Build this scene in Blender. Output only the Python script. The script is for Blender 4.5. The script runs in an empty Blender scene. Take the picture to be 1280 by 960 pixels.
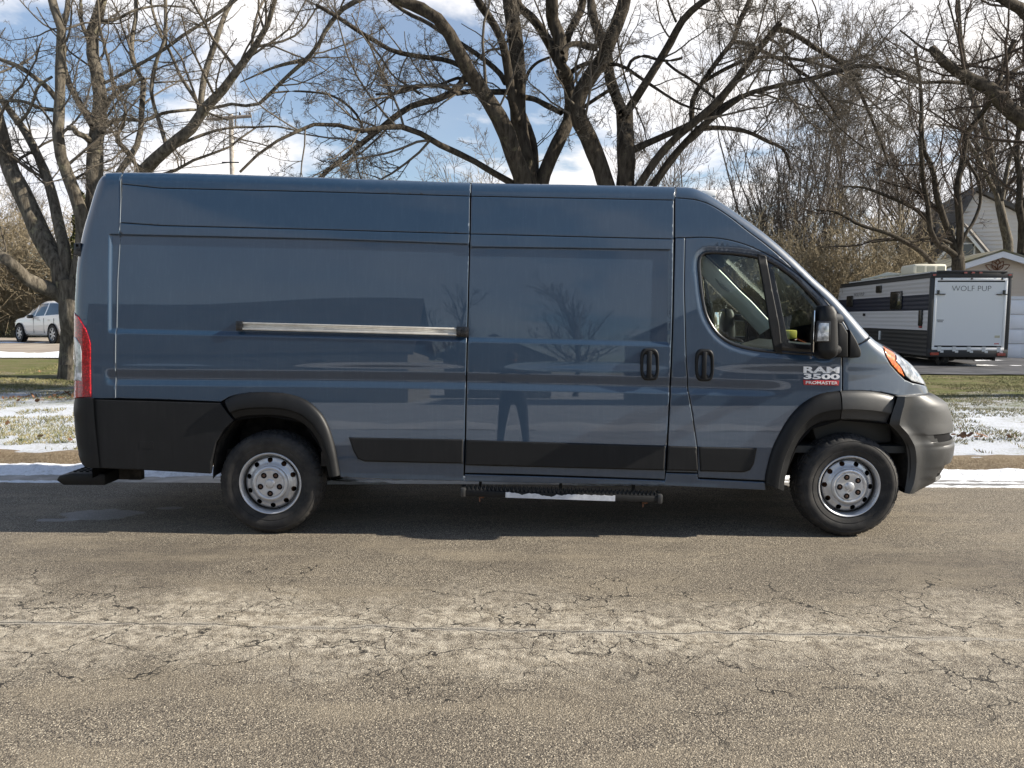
import bpy, bmesh, math, random
import numpy as np
from mathutils import Vector, Matrix
from mathutils.geometry import delaunay_2d_cdt
sin, cos, pi, rad = math.sin, math.cos, math.pi, math.radians
S_ = bpy.context.scene
COL = S_.collection
rng = np.random.default_rng(7)
random.seed(7)

# ------------------------------------------------------------------ camera
F, CH, PITCH, ROLL = 960.0, 1.556, rad(5.06), rad(0.3)
cd = bpy.data.cameras.new('camera'); cam = bpy.data.objects.new('camera', cd); COL.objects.link(cam)
cd.sensor_width = 36; cd.lens = F/1280*36; cd.clip_start = 0.05; cd.clip_end = 5000
RM = Matrix.Rotation(pi/2-PITCH, 3, 'X') @ Matrix.Rotation(ROLL, 3, 'Z')
cam.matrix_world = Matrix.Translation((0, 0, CH)) @ RM.to_4x4()
S_.camera = cam
RN = np.array(RM)
def at(px, py, Y):                       # photo pixel -> world point at depth Y
    d = RN @ np.array([(px-640)/F, -(py-480)/F, -1.0])
    t = Y/d[1]
    return np.array([d[0]*t, Y, CH+d[2]*t])
def proj(P):
    p = (np.asarray(P, float)-np.array([0, 0, CH])) @ RN
    return np.stack([640+F*p[..., 0]/-p[..., 2], 480-F*p[..., 1]/-p[..., 2]], -1)

# ------------------------------------------------------------------ world, sun, exposure
SUN_AZ, SUN_EL = rad(-4), rad(30)       # azimuth measured from +x, negative = camera side
sd = Vector((cos(SUN_EL)*cos(SUN_AZ), cos(SUN_EL)*sin(SUN_AZ), sin(SUN_EL)))
W = bpy.data.worlds.new('World'); S_.world = W; W.use_nodes = True
nt = W.node_tree; N = nt.nodes; Lk = nt.links; N.clear()
out = N.new('ShaderNodeOutputWorld'); sky = N.new('ShaderNodeTexSky'); sky.sky_type = 'NISHITA'
sky.sun_disc = False; sky.sun_elevation = SUN_EL; sky.sun_rotation = rad(90)-SUN_AZ
sky.air_density = 1.0; sky.dust_density = 0.6; sky.ozone_density = 1.5
bg = N.new('ShaderNodeBackground'); bg.inputs[1].default_value = 0.066
hs = N.new('ShaderNodeHueSaturation'); hs.inputs['Saturation'].default_value = 1.3
Lk.new(sky.outputs[0], hs.inputs['Color']); Lk.new(hs.outputs[0], bg.inputs[0])
cl = N.new('ShaderNodeBackground'); cl.inputs[1].default_value = 0.56
tc = N.new('ShaderNodeTexCoord'); sp = N.new('ShaderNodeSeparateXYZ'); Lk.new(tc.outputs['Generated'], sp.inputs[0])
ad = N.new('ShaderNodeMath'); ad.operation = 'MAXIMUM'; ad.inputs[1].default_value = 0.0; Lk.new(sp.outputs[2], ad.inputs[0])
ad2 = N.new('ShaderNodeMath'); ad2.inputs[1].default_value = 0.22; Lk.new(ad.outputs[0], ad2.inputs[0])
dx = N.new('ShaderNodeMath'); dx.operation = 'DIVIDE'; Lk.new(sp.outputs[0], dx.inputs[0]); Lk.new(ad2.outputs[0], dx.inputs[1])
dy = N.new('ShaderNodeMath'); dy.operation = 'DIVIDE'; Lk.new(sp.outputs[1], dy.inputs[0]); Lk.new(ad2.outputs[0], dy.inputs[1])
cb = N.new('ShaderNodeCombineXYZ'); Lk.new(dx.outputs[0], cb.inputs[0]); Lk.new(dy.outputs[0], cb.inputs[1]); cb.inputs[2].default_value = 3.3
n1 = N.new('ShaderNodeTexNoise'); n1.inputs['Scale'].default_value = 1.15; n1.inputs['Detail'].default_value = 9; n1.inputs['Roughness'].default_value = 0.56
n1.inputs['Distortion'].default_value = 0.25; Lk.new(cb.outputs[0], n1.inputs['Vector'])
cr = N.new('ShaderNodeValToRGB'); cr.color_ramp.elements[0].position = 0.42; cr.color_ramp.elements[1].position = 0.495
cr.color_ramp.elements[0].color = (0.22,)*3+(1,); Lk.new(n1.outputs[0], cr.inputs[0])
n2 = N.new('ShaderNodeTexNoise'); n2.inputs['Scale'].default_value = 2.4; n2.inputs['Detail'].default_value = 6; Lk.new(cb.outputs[0], n2.inputs['Vector'])
cr2 = N.new('ShaderNodeValToRGB'); cr2.color_ramp.elements[0].position = 0.35; cr2.color_ramp.elements[1].position = 0.65
cr2.color_ramp.elements[0].color = (0.80, 0.83, 0.91, 1); cr2.color_ramp.elements[1].color = (1.04, 1.0, .97, 1)
Lk.new(n2.outputs[0], cr2.inputs[0]); Lk.new(cr2.outputs[0], cl.inputs[0])
def _mr(v, a, b, c, d):
    n = N.new('ShaderNodeMapRange'); Lk.new(v, n.inputs[0])
    for i, q in enumerate((a, b, c, d)): n.inputs[i+1].default_value = q
    return n.outputs[0]
def _mul(a, b):
    n = N.new('ShaderNodeMath'); n.operation = 'MULTIPLY'; Lk.new(a, n.inputs[0]); Lk.new(b, n.inputs[1]); return n.outputs[0]
cf = _mul(_mul(cr.outputs[0], _mr(sp.outputs[2], .36, .70, 1, .24)), _mr(sp.outputs[1], -.5, .35, .45, 1))  # clouds thinned overhead and behind the camera to lower ambient light and paint reflections
mx = N.new('ShaderNodeMixShader'); Lk.new(cf, mx.inputs[0]); Lk.new(bg.outputs[0], mx.inputs[1]); Lk.new(cl.outputs[0], mx.inputs[2])
Lk.new(mx.outputs[0], out.inputs[0])
sl = bpy.data.lights.new('sun', 'SUN'); sl.energy = 4.9; sl.angle = rad(0.6); sl.color = (1.0, 0.92, 0.79)
so = bpy.data.objects.new('sun', sl); COL.objects.link(so); so.rotation_euler = sd.to_track_quat('Z', 'Y').to_euler(); so.location = (20, -5, 20)
S_.view_settings.view_transform = 'Standard'; S_.view_settings.look = 'None'
S_.view_settings.exposure = 1.1; S_.view_settings.gamma = 1; S_.view_settings.use_curve_mapping = False
S_.render.engine = 'CYCLES'
S_.cycles.use_denoising = True
S_.cycles.max_bounces = 6; S_.cycles.transparent_max_bounces = 12; S_.cycles.diffuse_bounces = 3; S_.cycles.glossy_bounces = 3
S_.cycles.caustics_reflective = False; S_.cycles.caustics_refractive = False
S_.cycles.sample_clamp_indirect = 4

# ------------------------------------------------------------------ materials
def mat(name, col, rough=0.6, metal=0, coat=0, spec=0.5, noise=None, bump=None, bscale=40, cscale=8, col2=None, coords='Object', lo=0.4, hi=0.6, coatr=0.03, detail=5):
    m = bpy.data.materials.new(name); m.use_nodes = True; t = m.node_tree; b = t.nodes['Principled BSDF']
    b.inputs['Base Color'].default_value = (*col, 1); b.inputs['Roughness'].default_value = rough; b.inputs['Metallic'].default_value = metal
    b.inputs['Coat Weight'].default_value = coat; b.inputs['Coat Roughness'].default_value = coatr; b.inputs['Specular IOR Level'].default_value = spec
    co = t.nodes.new('ShaderNodeTexCoord')
    if col2:
        n = t.nodes.new('ShaderNodeTexNoise'); n.inputs['Scale'].default_value = cscale; n.inputs['Detail'].default_value = detail
        t.links.new(co.outputs[coords], n.inputs['Vector'])
        r = t.nodes.new('ShaderNodeValToRGB'); r.color_ramp.elements[0].position = lo; r.color_ramp.elements[1].position = hi
        r.color_ramp.elements[0].color = (*col, 1); r.color_ramp.elements[1].color = (*col2, 1)
        t.links.new(n.outputs[0], r.inputs[0]); t.links.new(r.outputs[0], b.inputs['Base Color'])
    if bump:
        n = t.nodes.new('ShaderNodeTexNoise'); n.inputs['Scale'].default_value = bscale; n.inputs['Detail'].default_value = 4
        t.links.new(co.outputs[coords], n.inputs['Vector'])
        bp = t.nodes.new('ShaderNodeBump'); bp.inputs['Strength'].default_value = bump; bp.inputs['Distance'].default_value = 0.01
        t.links.new(n.outputs[0], bp.inputs['Height']); t.links.new(bp.outputs[0], b.inputs['Normal'])
    return m
class G:                                  # tiny node-graph helper
    def __init__(s, m): s.t = m.node_tree; s.b = s.t.nodes['Principled BSDF']; s.co = s.t.nodes.new('ShaderNodeTexCoord').outputs['Object']
    def new(s, k, **kw):
        n = s.t.nodes.new(k)
        for a, v in kw.items(): setattr(n, a, v)
        return n
    def inp(s, sock, v):
        if hasattr(v, 'is_output'): s.t.links.new(v, sock)
        else: sock.default_value = v
    def noise(s, scale, detail=4, rough=.5, vec=None, dist=0):
        n = s.new('ShaderNodeTexNoise'); n.inputs['Scale'].default_value = scale; n.inputs['Detail'].default_value = detail
        n.inputs['Roughness'].default_value = rough; n.inputs['Distortion'].default_value = dist
        s.inp(n.inputs['Vector'], vec or s.co); return n.outputs[0]
    def vor(s, scale, feature='F1', vec=None, o=0):
        n = s.new('ShaderNodeTexVoronoi', feature=feature); n.inputs['Scale'].default_value = scale
        s.inp(n.inputs['Vector'], vec or s.co); return n.outputs[o]
    def ma(s, op, a, b=0.0, c=0.0):
        n = s.new('ShaderNodeMath', operation=op); s.inp(n.inputs[0], a); s.inp(n.inputs[1], b); s.inp(n.inputs[2], c); return n.outputs[0]
    def ramp(s, v, a, b, ca=(0, 0, 0), cb_=(1, 1, 1)):
        n = s.new('ShaderNodeValToRGB'); e = n.color_ramp.elements; e[0].position = a; e[1].position = b
        e[0].color = (*ca, 1); e[1].color = (*cb_, 1); s.inp(n.inputs[0], v); return n.outputs[0]
    def mr(s, v, a, b, c=0., d=1.):
        n = s.new('ShaderNodeMapRange'); s.inp(n.inputs[0], v)
        for i, q in enumerate((a, b, c, d)): n.inputs[i+1].default_value = q
        return n.outputs[0]
    def mix(s, f, a, b):
        n = s.new('ShaderNodeMix', data_type='RGBA'); s.inp(n.inputs[0], f)
        for k, v in ((6, a), (7, b)):
            if isinstance(v, tuple): v = (*v, 1)
            s.inp(n.inputs[k], v)
        return n.outputs[2]
    def xyz(s, vec=None):
        n = s.new('ShaderNodeSeparateXYZ'); s.inp(n.inputs[0], vec or s.co); return n.outputs
    def vadd(s, a, b):
        n = s.new('ShaderNodeVectorMath', operation='ADD'); s.inp(n.inputs[0], a); s.inp(n.inputs[1], b); return n.outputs[0]
    def vscale(s, a, f):
        n = s.new('ShaderNodeVectorMath', operation='SCALE'); s.inp(n.inputs[0], a); s.inp(n.inputs['Scale'], f); return n.outputs[0]
    def vmul(s, a, v):
        n = s.new('ShaderNodeVectorMath', operation='MULTIPLY'); s.inp(n.inputs[0], a); n.inputs[1].default_value = v; return n.outputs[0]
    def bump(s, h, strength=.5, dist=.01):
        n = s.new('ShaderNodeBump'); n.inputs['Strength'].default_value = strength; n.inputs['Distance'].default_value = dist
        s.inp(n.inputs['Height'], h); s.t.links.new(n.outputs[0], s.b.inputs['Normal'])
    def color(s, v): s.inp(s.b.inputs['Base Color'], v)
    def rough(s, v): s.inp(s.b.inputs['Roughness'], v)
def glassmat(name, tint, gl=0.04, refl=1.0):
    m = bpy.data.materials.new(name); m.use_nodes = True; t = m.node_tree; t.nodes.clear()
    o = t.nodes.new('ShaderNodeOutputMaterial'); mi = t.nodes.new('ShaderNodeMixShader'); fr = t.nodes.new('ShaderNodeFresnel'); fr.inputs[0].default_value = 1.5
    tr = t.nodes.new('ShaderNodeBsdfTransparent'); tr.inputs[0].default_value = (*tint, 1)
    gs = t.nodes.new('ShaderNodeBsdfGlossy'); gs.inputs['Roughness'].default_value = gl; gs.inputs[0].default_value = (refl, refl, refl, 1)
    t.links.new(fr.outputs[0], mi.inputs[0]); t.links.new(tr.outputs[0], mi.inputs[1]); t.links.new(gs.outputs[0], mi.inputs[2]); t.links.new(mi.outputs[0], o.inputs[0])
    return m
M = {}
# van paint: slate blue with faint dust and dried water spots
m = mat('van_paint', (0.045, 0.072, 0.105), 0.45, 0.0, 1.0, coatr=0.01); g = G(m)
dust = g.noise(3.0, 6, .6); run = g.noise(60, 3, .6, g.vmul(g.co, (1, 1, .05)))
spots = g.ma('MULTIPLY', g.mr(g.vor(48), .0, .10, 1, 0), g.mr(g.noise(5, 2), .56, .66))
xx_, yy_2, zz_ = g.xyz()
low = g.ma('MULTIPLY', g.mr(g.ma('ADD', zz_, g.ma('MULTIPLY', g.ma('SUBTRACT', dust, .5), .5)), .40, .85, .07, .0), g.mr(g.noise(9, 6, .7), .3, .7, .3, 1))
f1 = g.ma('ADD', g.ma('ADD', low, g.ma('MULTIPLY', g.mr(dust, .35, .8), .03)), g.ma('MULTIPLY', g.mr(run, .5, .75), .03))
g.color(g.mix(g.ma('ADD', f1, g.ma('MULTIPLY', spots, .5)), (0.0060, 0.028, 0.062), (0.22, 0.28, 0.34)))
g.inp(g.b.inputs['Coat Roughness'], g.mr(dust, .3, .8, .004, .025))
m.node_tree.nodes['Principled BSDF'].inputs['Coat IOR'].default_value = 1.58; M['paint'] = m
m = mat('black_plastic', (0.02, 0.021, 0.022), 0.5, spec=.28); g = G(m)
fd = g.noise(4, 6, .6); rn = g.noise(30, 3, .6, g.vmul(g.co, (1, 1, .08)))
g.color(g.mix(g.ma('MULTIPLY', g.mr(fd, .4, .8), g.mr(rn, .35, .7)), (0.007, 0.0075, 0.0085), (0.017, 0.017, 0.018))); g.rough(g.mr(fd, .3, .7, .42, .62)); g.bump(g.noise(900, 2), .15, .002)
M['plastic'] = m
m = mat('grey_plastic', (0.075, 0.077, 0.078), 0.45, spec=.5); g = G(m)
fd = g.noise(3, 6, .6); g.color(g.mix(g.mr(fd, .3, .75), (0.022, 0.023, 0.024), (0.046, 0.046, 0.046))); g.rough(g.mr(fd, .3, .7, .36, .55)); g.bump(g.noise(900, 2), .12, .002)
M['bumper'] = m
M['black'] = mat('dark_void', (0.006, 0.006, 0.007), .8, spec=.1)
M['under'] = mat('underbody', (0.02, 0.019, 0.018), .8, spec=.2, col2=(.05, .045, .04), cscale=12)
M['gloss_black'] = mat('gloss_black', (0.012, 0.012, 0.013), .25)
M['glass'] = glassmat('green_glass', (0.86, 0.93, 0.88), refl=.9)
M['dglass'] = mat('dark_glass', (0.01, 0.012, 0.014), .04, spec=.9)
M['trim'] = mat('cab_trim', (0.80, 0.83, 0.78), .7)
M['dash'] = mat('dash', (0.02, 0.022, 0.022), .6)
M['seat'] = mat('seat_cloth', (0.035, 0.037, 0.04), .9)
M['yellow'] = mat('yellow', (0.38, 0.34, 0.04), .6)
M['red_lens'] = mat('red_lens', (0.42, 0.008, 0.012), .12, coat=1)
G_ = G(M['red_lens']); G_.color(G_.mix(G_.mr(G_.vor(70), .2, .6), (0.55, .012, .018), (0.22, .003, .006)))
M['clear_lens'] = mat('clear_lens', (0.46, 0.48, 0.51), .08, .3, coat=1, col2=(.16, .18, .20), cscale=25)
M['amber'] = mat('amber_lens', (0.75, 0.17, 0.015), .15, coat=1)
G_ = G(M['amber']); G_.color(G_.mix(G_.mr(G_.vor(60), .2, .7), (0.85, .22, .02), (0.5, .08, .008)))
m = mat('steel_rim', (0.42, 0.43, 0.45), .33, .55); g = G(m)
g.color(g.mix(g.mr(g.noise(14, 6, .65), .55, .9), (0.58, 0.59, 0.61), (0.32, 0.30, 0.27))); g.rough(g.mr(g.noise(20, 4), .3, .7, .25, .5)); M['rim'] = m
M['alu'] = mat('aluminium_rail', (0.66, 0.63, 0.57), .4, .3, col2=(.54, .51, .46), cscale=14)
M['nut'] = mat('rusty_nut', (0.10, 0.055, 0.035), .7, .3)
m = mat('tyre_rubber', (0.022, 0.022, 0.023), .75); g = G(m)
g.color(g.mix(g.mr(g.noise(9, 6, .65), .42, .72), (0.010, 0.010, 0.011), (0.045, 0.041, 0.037))); g.bump(g.noise(120, 3), .3, .003); M['tyre'] = m
M['chrome'] = mat('chrome', (0.86, 0.86, 0.88), .32, .45)
M['red'] = mat('red_badge', (0.45, 0.01, 0.015), .3, coat=.5)
M['white'] = mat('white_paint', (0.78, 0.78, 0.76), .5)
M['tape'] = mat('white_tape', (0.72, 0.74, 0.78), .5, col2=(.60, .62, .66), cscale=30)
M['rust'] = mat('rusty_steel', (0.16, 0.07, 0.035), .8)
M['mirror'] = mat('mirror_glass', (0.9, 0.9, 0.9), .02, 1)
M['white_car'] = mat('white_car_paint', (0.84, 0.81, 0.77), .35, coat=.8)
# bark / twigs
def bark(name, a, b, sc=16, bmp=.8):
    m = mat(name, a, .95, spec=.15); g = G(m)
    v = g.vmul(g.co, (1, 1, .22)); n = g.noise(sc, 6, .65, v); li = g.noise(4.5, 6, .7)
    c = g.mix(g.mr(n, .35, .65), a, b)
    g.color(g.mix(g.mr(li, .58, .68), c, (b[0]*1.25, b[1]*1.32, b[2]*1.1))); g.bump(n, bmp, .03); return m
M['bark'] = bark('grey_bark', (0.045, 0.038, 0.030), (0.165, 0.145, 0.115))
M['bark_dark'] = bark('dark_bark', (0.020, 0.016, 0.012), (0.072, 0.060, 0.045))
M['twig_pale'] = mat('pale_twigs', (0.105, 0.09, 0.072), .9, spec=.1)
M['twig_dark'] = mat('dark_twigs', (0.070, 0.055, 0.044), .9, spec=.1)
M['twig_far'] = mat('brown_twigs', (0.16, 0.138, 0.118), .9, spec=.1, col2=(.105, .09, .077), cscale=.6)
M['twig_tan'] = mat('tan_thicket', (0.30, 0.25, 0.17), .9, spec=.1, col2=(.20, .168, .115), cscale=.8)
M['ever'] = mat('evergreen', (0.05, 0.06, 0.025), .9, spec=.1, col2=(.12, .11, .045), cscale=2)

# ------------------------------------------------------------------ object helpers
def wloc(o):
    v = np.zeros(3)
    while o is not None: v += np.array(o.location); o = o.parent
    return v
def tag(o, label=None, cat=None, group=None, kind=None):
    if label: o['label'] = label
    if cat: o['category'] = cat
    if group: o['group'] = group
    if kind: o['kind'] = kind
    return o
def thing(name, label, cat, loc=(0, 0, 0), rz=0, group=None, kind=None):
    o = bpy.data.objects.new(name, None); COL.objects.link(o); o.location = loc; o.rotation_euler = (0, 0, rz); o.empty_display_size = .1
    return tag(o, label, cat, group, kind)
def mk(name, V, Fc, m, parent=None, smooth=False, normals=None, mats=None, midx=None, local=False, auto=None):
    V = np.asarray(V, float).reshape(-1, 3)
    if parent is not None and not local: V = V-wloc(parent)
    me = bpy.data.meshes.new(name)
    if isinstance(Fc, np.ndarray) and Fc.ndim == 2:
        k = Fc.shape[1]; me.vertices.add(len(V)); me.vertices.foreach_set('co', V.ravel()); me.loops.add(Fc.size); me.polygons.add(len(Fc))
        me.loops.foreach_set('vertex_index', Fc.ravel().astype(np.int32)); me.polygons.foreach_set('loop_start', np.arange(0, Fc.size, k, dtype=np.int32))
        me.update(calc_edges=True)
    else:
        me.from_pydata(V.tolist(), [], [list(map(int, f)) for f in Fc]); me.update()
    for q in (mats or [m]): me.materials.append(q)
    if midx is not None: me.polygons.foreach_set('material_index', np.asarray(midx, np.int32))
    if smooth or normals is not None: me.polygons.foreach_set('use_smooth', np.ones(len(me.polygons), bool))
    if auto is not None:
        me.polygons.foreach_set('use_smooth', np.ones(len(me.polygons), bool)); me.set_sharp_from_angle(angle=rad(auto))
    if normals is not None: me.normals_split_custom_set_from_vertices(np.asarray(normals).tolist())
    o = bpy.data.objects.new(name, me); COL.objects.link(o)
    if parent is not None: o.parent = parent
    return o
class MB:                                 # mesh buffer of boxes / tubes / prisms / lathes
    def __init__(s): s.v = []; s.f = []; s.mi = []; s.k = 0
    def add(s, V, Fc):
        b = len(s.v); s.v += [tuple(map(float, p)) for p in V]; s.f += [[int(i)+b for i in f] for f in Fc]; s.mi += [s.k]*len(Fc); return s
    def box(s, c, d, R=None):
        x, y, z = [q/2 for q in d]
        V = np.array([(-x, -y, -z), (x, -y, -z), (x, y, -z), (-x, y, -z), (-x, -y, z), (x, -y, z), (x, y, z), (-x, y, z)])
        if R is not None: V = V @ np.array(R).T
        return s.add(V+np.array(c), [(0, 3, 2, 1), (4, 5, 6, 7), (0, 1, 5, 4), (1, 2, 6, 5), (2, 3, 7, 6), (3, 0, 4, 7)])
    def prism(s, P, d):                   # polygon points (3d) extruded by vector d
        P = np.asarray(P, float); n = len(P); Q = P+np.asarray(d, float)
        return s.add(np.vstack([P, Q]), [list(range(n))[::-1], list(range(n, 2*n))]+[(i, (i+1) % n, n+(i+1) % n, n+i) for i in range(n)])
    def tube(s, P, r, n=8, cap=True):
        P = np.asarray(P, float); m = len(P); r = np.broadcast_to(np.asarray(r, float), (m,))
        T = np.gradient(P, axis=0); T /= np.linalg.norm(T, axis=1)[:, None]+1e-9
        ref = np.array([0, 0, 1.]) if abs(T[0][2]) < .9 else np.array([1., 0, 0])
        V = []
        for i in range(m):
            a = np.cross(T[i], ref); a /= np.linalg.norm(a)+1e-9; b = np.cross(T[i], a)
            for k in range(n): V.append(P[i]+r[i]*(a*cos(2*pi*k/n)+b*sin(2*pi*k/n)))
        Fc = [(i*n+k, i*n+(k+1) % n, (i+1)*n+(k+1) % n, (i+1)*n+k) for i in range(m-1) for k in range(n)]
        if cap: Fc += [list(range(n)), list(range((m-1)*n, m*n))[::-1]]
        return s.add(V, Fc)
    def lathe(s, prof, c, n=48, ax='y', flip=False):   # prof: (radius, offset along axis)
        V = []
        for (r, h) in prof:
            for k in range(n):
                a = 2*pi*k/n; p = (r*cos(a), h, r*sin(a)) if ax == 'y' else ((r*cos(a), r*sin(a), h) if ax == 'z' else (h, r*cos(a), r*sin(a)))
                V.append(np.array(p)+np.array(c))
        return s.add(V, [(i*n+k, i*n+(k+1) % n, (i+1)*n+(k+1) % n, (i+1)*n+k) for i in range(len(prof)-1) for k in range(n)])
    def build(s, name, m, parent=None, bevel=0, auto=35, mats=None, local=False, seg=2):
        o = mk(name, s.v, s.f, m, parent, mats=mats, midx=s.mi if mats else None, local=local)
        bm = bmesh.new(); bm.from_mesh(o.data); bmesh.ops.recalc_face_normals(bm, faces=bm.faces)
        if bevel:
            e = [e for e in bm.edges if len(e.link_faces) == 2 and e.calc_face_angle(0) > rad(25)]
            bmesh.ops.bevel(bm, geom=e, offset=bevel, segments=seg, profile=.5, affect='EDGES', clamp_overlap=True)
        bm.to_mesh(o.data); bm.free()
        if auto is not None:
            o.data.polygons.foreach_set('use_smooth', np.ones(len(o.data.polygons), bool)); o.data.set_sharp_from_angle(angle=rad(auto))
        return o
def text_mesh(name, body, size, m, parent, origin, xdir, updir, extrude=.002, offset=0, sx=1, spacing=1, mirror=False):
    c = bpy.data.curves.new(name, 'FONT'); c.body = body; c.size = size; c.extrude = extrude; c.offset = offset; c.space_character = spacing; c.align_x = 'CENTER'; c.align_y = 'CENTER'; c.resolution_u = 3
    o = bpy.data.objects.new(name, c); COL.objects.link(o); bpy.context.view_layer.update()
    me = bpy.data.meshes.new_from_object(o.evaluated_get(bpy.context.evaluated_depsgraph_get())); bpy.data.objects.remove(o)
    V = np.zeros(len(me.vertices)*3); me.vertices.foreach_get('co', V); V = V.reshape(-1, 3)
    X = np.array(xdir, float); U = np.array(updir, float); Nn = np.cross(X, U)
    V = np.array(origin)+V[:, :1]*sx*X+V[:, 1:2]*U+V[:, 2:]*Nn
    fs = [list(p.vertices) for p in me.polygons]
    bpy.data.meshes.remove(me)
    return mk(name, V, fs, m, parent)

def catmull(P, step=None, n=6):
    P = np.asarray(P, float); Q = []
    E = np.vstack([2*P[0]-P[1], P, 2*P[-1]-P[-2]])
    for i in range(1, len(E)-2):
        for k in range(n):
            t = k/n; a, b, c, d = E[i-1], E[i], E[i+1], E[i+2]
            Q.append(.5*((2*b)+(-a+c)*t+(2*a-5*b+4*c-d)*t*t+(-a+3*b-3*c+d)*t**3))
    Q.append(P[-1]); return np.array(Q)
def resample(P, n):
    P = np.asarray(P, float); L = np.r_[0, np.cumsum(np.linalg.norm(np.diff(P, axis=0), axis=1))]
    t = np.linspace(0, L[-1], n); return np.stack([np.interp(t, L, P[:, k]) for k in range(P.shape[1])], 1)
def densify(P, step, closed=True):
    P = np.asarray(P, float); out = []
    n = len(P)
    for i in range(n if closed else n-1):
        a, b = P[i], P[(i+1) % n]; k = max(1, int(math.ceil(np.linalg.norm(b-a)/step)))
        for j in range(k): out.append(a+(b-a)*j/k)
    if not closed: out.append(P[-1])
    return np.array(out)
def pip(P, poly):
    x, z = P[:, 0], P[:, 1]; ins = np.zeros(len(P), bool); n = len(poly); j = n-1
    for i in range(n):
        xi, zi = poly[i]; xj, zj = poly[j]
        if zi != zj:
            c = ((zi > z) != (zj > z)) & (x < (xj-xi)*(z-zi)/(zj-zi)+xi); ins ^= c
        j = i
    return ins
def segdist(P, A):                        # distance of points to open polyline, plus parameter index
    best = np.full(len(P), 1e9); bi = np.zeros(len(P))
    for i in range(len(A)-1):
        a, b = A[i], A[i+1]; ab = b-a; L = ab@ab
        if L < 1e-12: continue
        t = np.clip(((P-a)@ab)/L, 0, 1); d = np.linalg.norm(P-(a+t[:, None]*ab), axis=1)
        m_ = d < best; best[m_] = d[m_]; bi[m_] = i+t[m_]
    return best, bi
def sstep(t): t = np.clip(t, 0, 1); return t*t*(3-2*t)

# ------------------------------------------------------------------ ground heights
def gz(x, y):
    x = np.asarray(x, float); y = np.asarray(y, float)
    far = sstep((y-9)/10); side = sstep((x+4)/8)
    h = .12+far*(side*(-.08)+(1-side)*.18)
    h = np.where(y < -4.6, .12, h)
    lowz = (y < 7.86) & (y > -4.4)
    return np.where(lowz, -.05, h)

exec_parts = []
# ================================================================== SETTING
def gpt(px, py, z=0.0):                   # pixel -> point on the level z
    d = RN @ np.array([(px-640)/F, -(py-480)/F, -1.0]); t = (z-CH)/d[2]; return np.array([d[0]*t, d[1]*t, z])
def grid(name, xs, ys, zf, m, kind='structure', parent=None, smooth=True):
    X, Y = np.meshgrid(xs, ys); V = np.stack([X, Y, zf(X, Y)], -1).reshape(-1, 3); a, b = len(xs), len(ys)
    I = (np.arange(b-1)[:, None]*a+np.arange(a-1)[None]).ravel(); Fc = np.stack([I, I+1, I+1+a, I+a], 1)
    o = mk(name, V, Fc, m, parent, smooth=smooth); tag(o, kind=kind); return o
def wob(x, y, s=1.0, seed=0):
    r = np.random.default_rng(seed); o = 0; a = 1
    for k in range(6):
        th = r.uniform(0, 2*pi); f = s*2**k; ph = r.uniform(0, 6.28, 2)
        o = o+a*np.sin(f*(x*cos(th)+y*sin(th))+ph[0])*np.sin(f*.83*(-x*sin(th)+y*cos(th))+ph[1]); a *= .6
    return o
# lawn material: grass, straw and thin snow
m = mat('lawn', (.1, .1, .05), .9, spec=.2); g = G(m)
x_, y_, z_ = g.xyz()
fine = g.noise(26, 6, .7); mid = g.noise(2.2, 6, .65, g.vmul(g.co, (.55, 1, 1))); big = g.noise(.45, 3)
gr = g.mix(g.mr(g.noise(60, 5, .75), .35, .65), (0.045, 0.058, 0.016), (0.21, 0.22, 0.075))
gr = g.mix(g.mr(mid, .45, .62), gr, g.mix(g.mr(fine, .3, .7), (0.11, 0.085, 0.045), (0.27, 0.23, 0.13)))
yy = g.ma('ADD', y_, g.ma('MULTIPLY', g.ma('SUBTRACT', big, .5), 7.0))
thr = g.mr(yy, 11.0, 17.5, -.08, .24)
sm = g.ma('ADD', g.ma('MULTIPLY', mid, .30), g.ma('MULTIPLY', g.ma('ADD', g.ma('MULTIPLY', fine, .6), g.ma('MULTIPLY', g.noise(70, 5, .75), .4)), .70))
snow = g.mr(g.ma('SUBTRACT', sm, thr), .405, .585)
g.color(g.mix(snow, gr, (0.72, 0.76, 0.84))); g.bump(g.ma('ADD', g.ma('MULTIPLY', fine, 1.), g.noise(90, 4, .7)), .9, .05); M['lawn'] = m
def lin(*segs):
    o = []
    for a, b, n in segs: o += list(np.linspace(a, b, n, endpoint=False))
    return np.array(o+[segs[-1][1]])
grid('ground', lin((-900, -60, 12), (-60, -14, 40), (-14, 14, 80), (14, 60, 40), (60, 900, 12)),
     lin((-900, -30, 10), (-30, -4.6, 14), (-4.6, -4.4, 1), (-4.4, 7.85, 4), (7.85, 7.87, 1), (7.87, 20, 60), (20, 60, 40), (60, 200, 12), (200, 1500, 8)),
     lambda x, y: gz(x, y)+.02*wob(x, y, .9, 3)*(y > 8.3)*(y < 60), M['lawn'])
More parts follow.
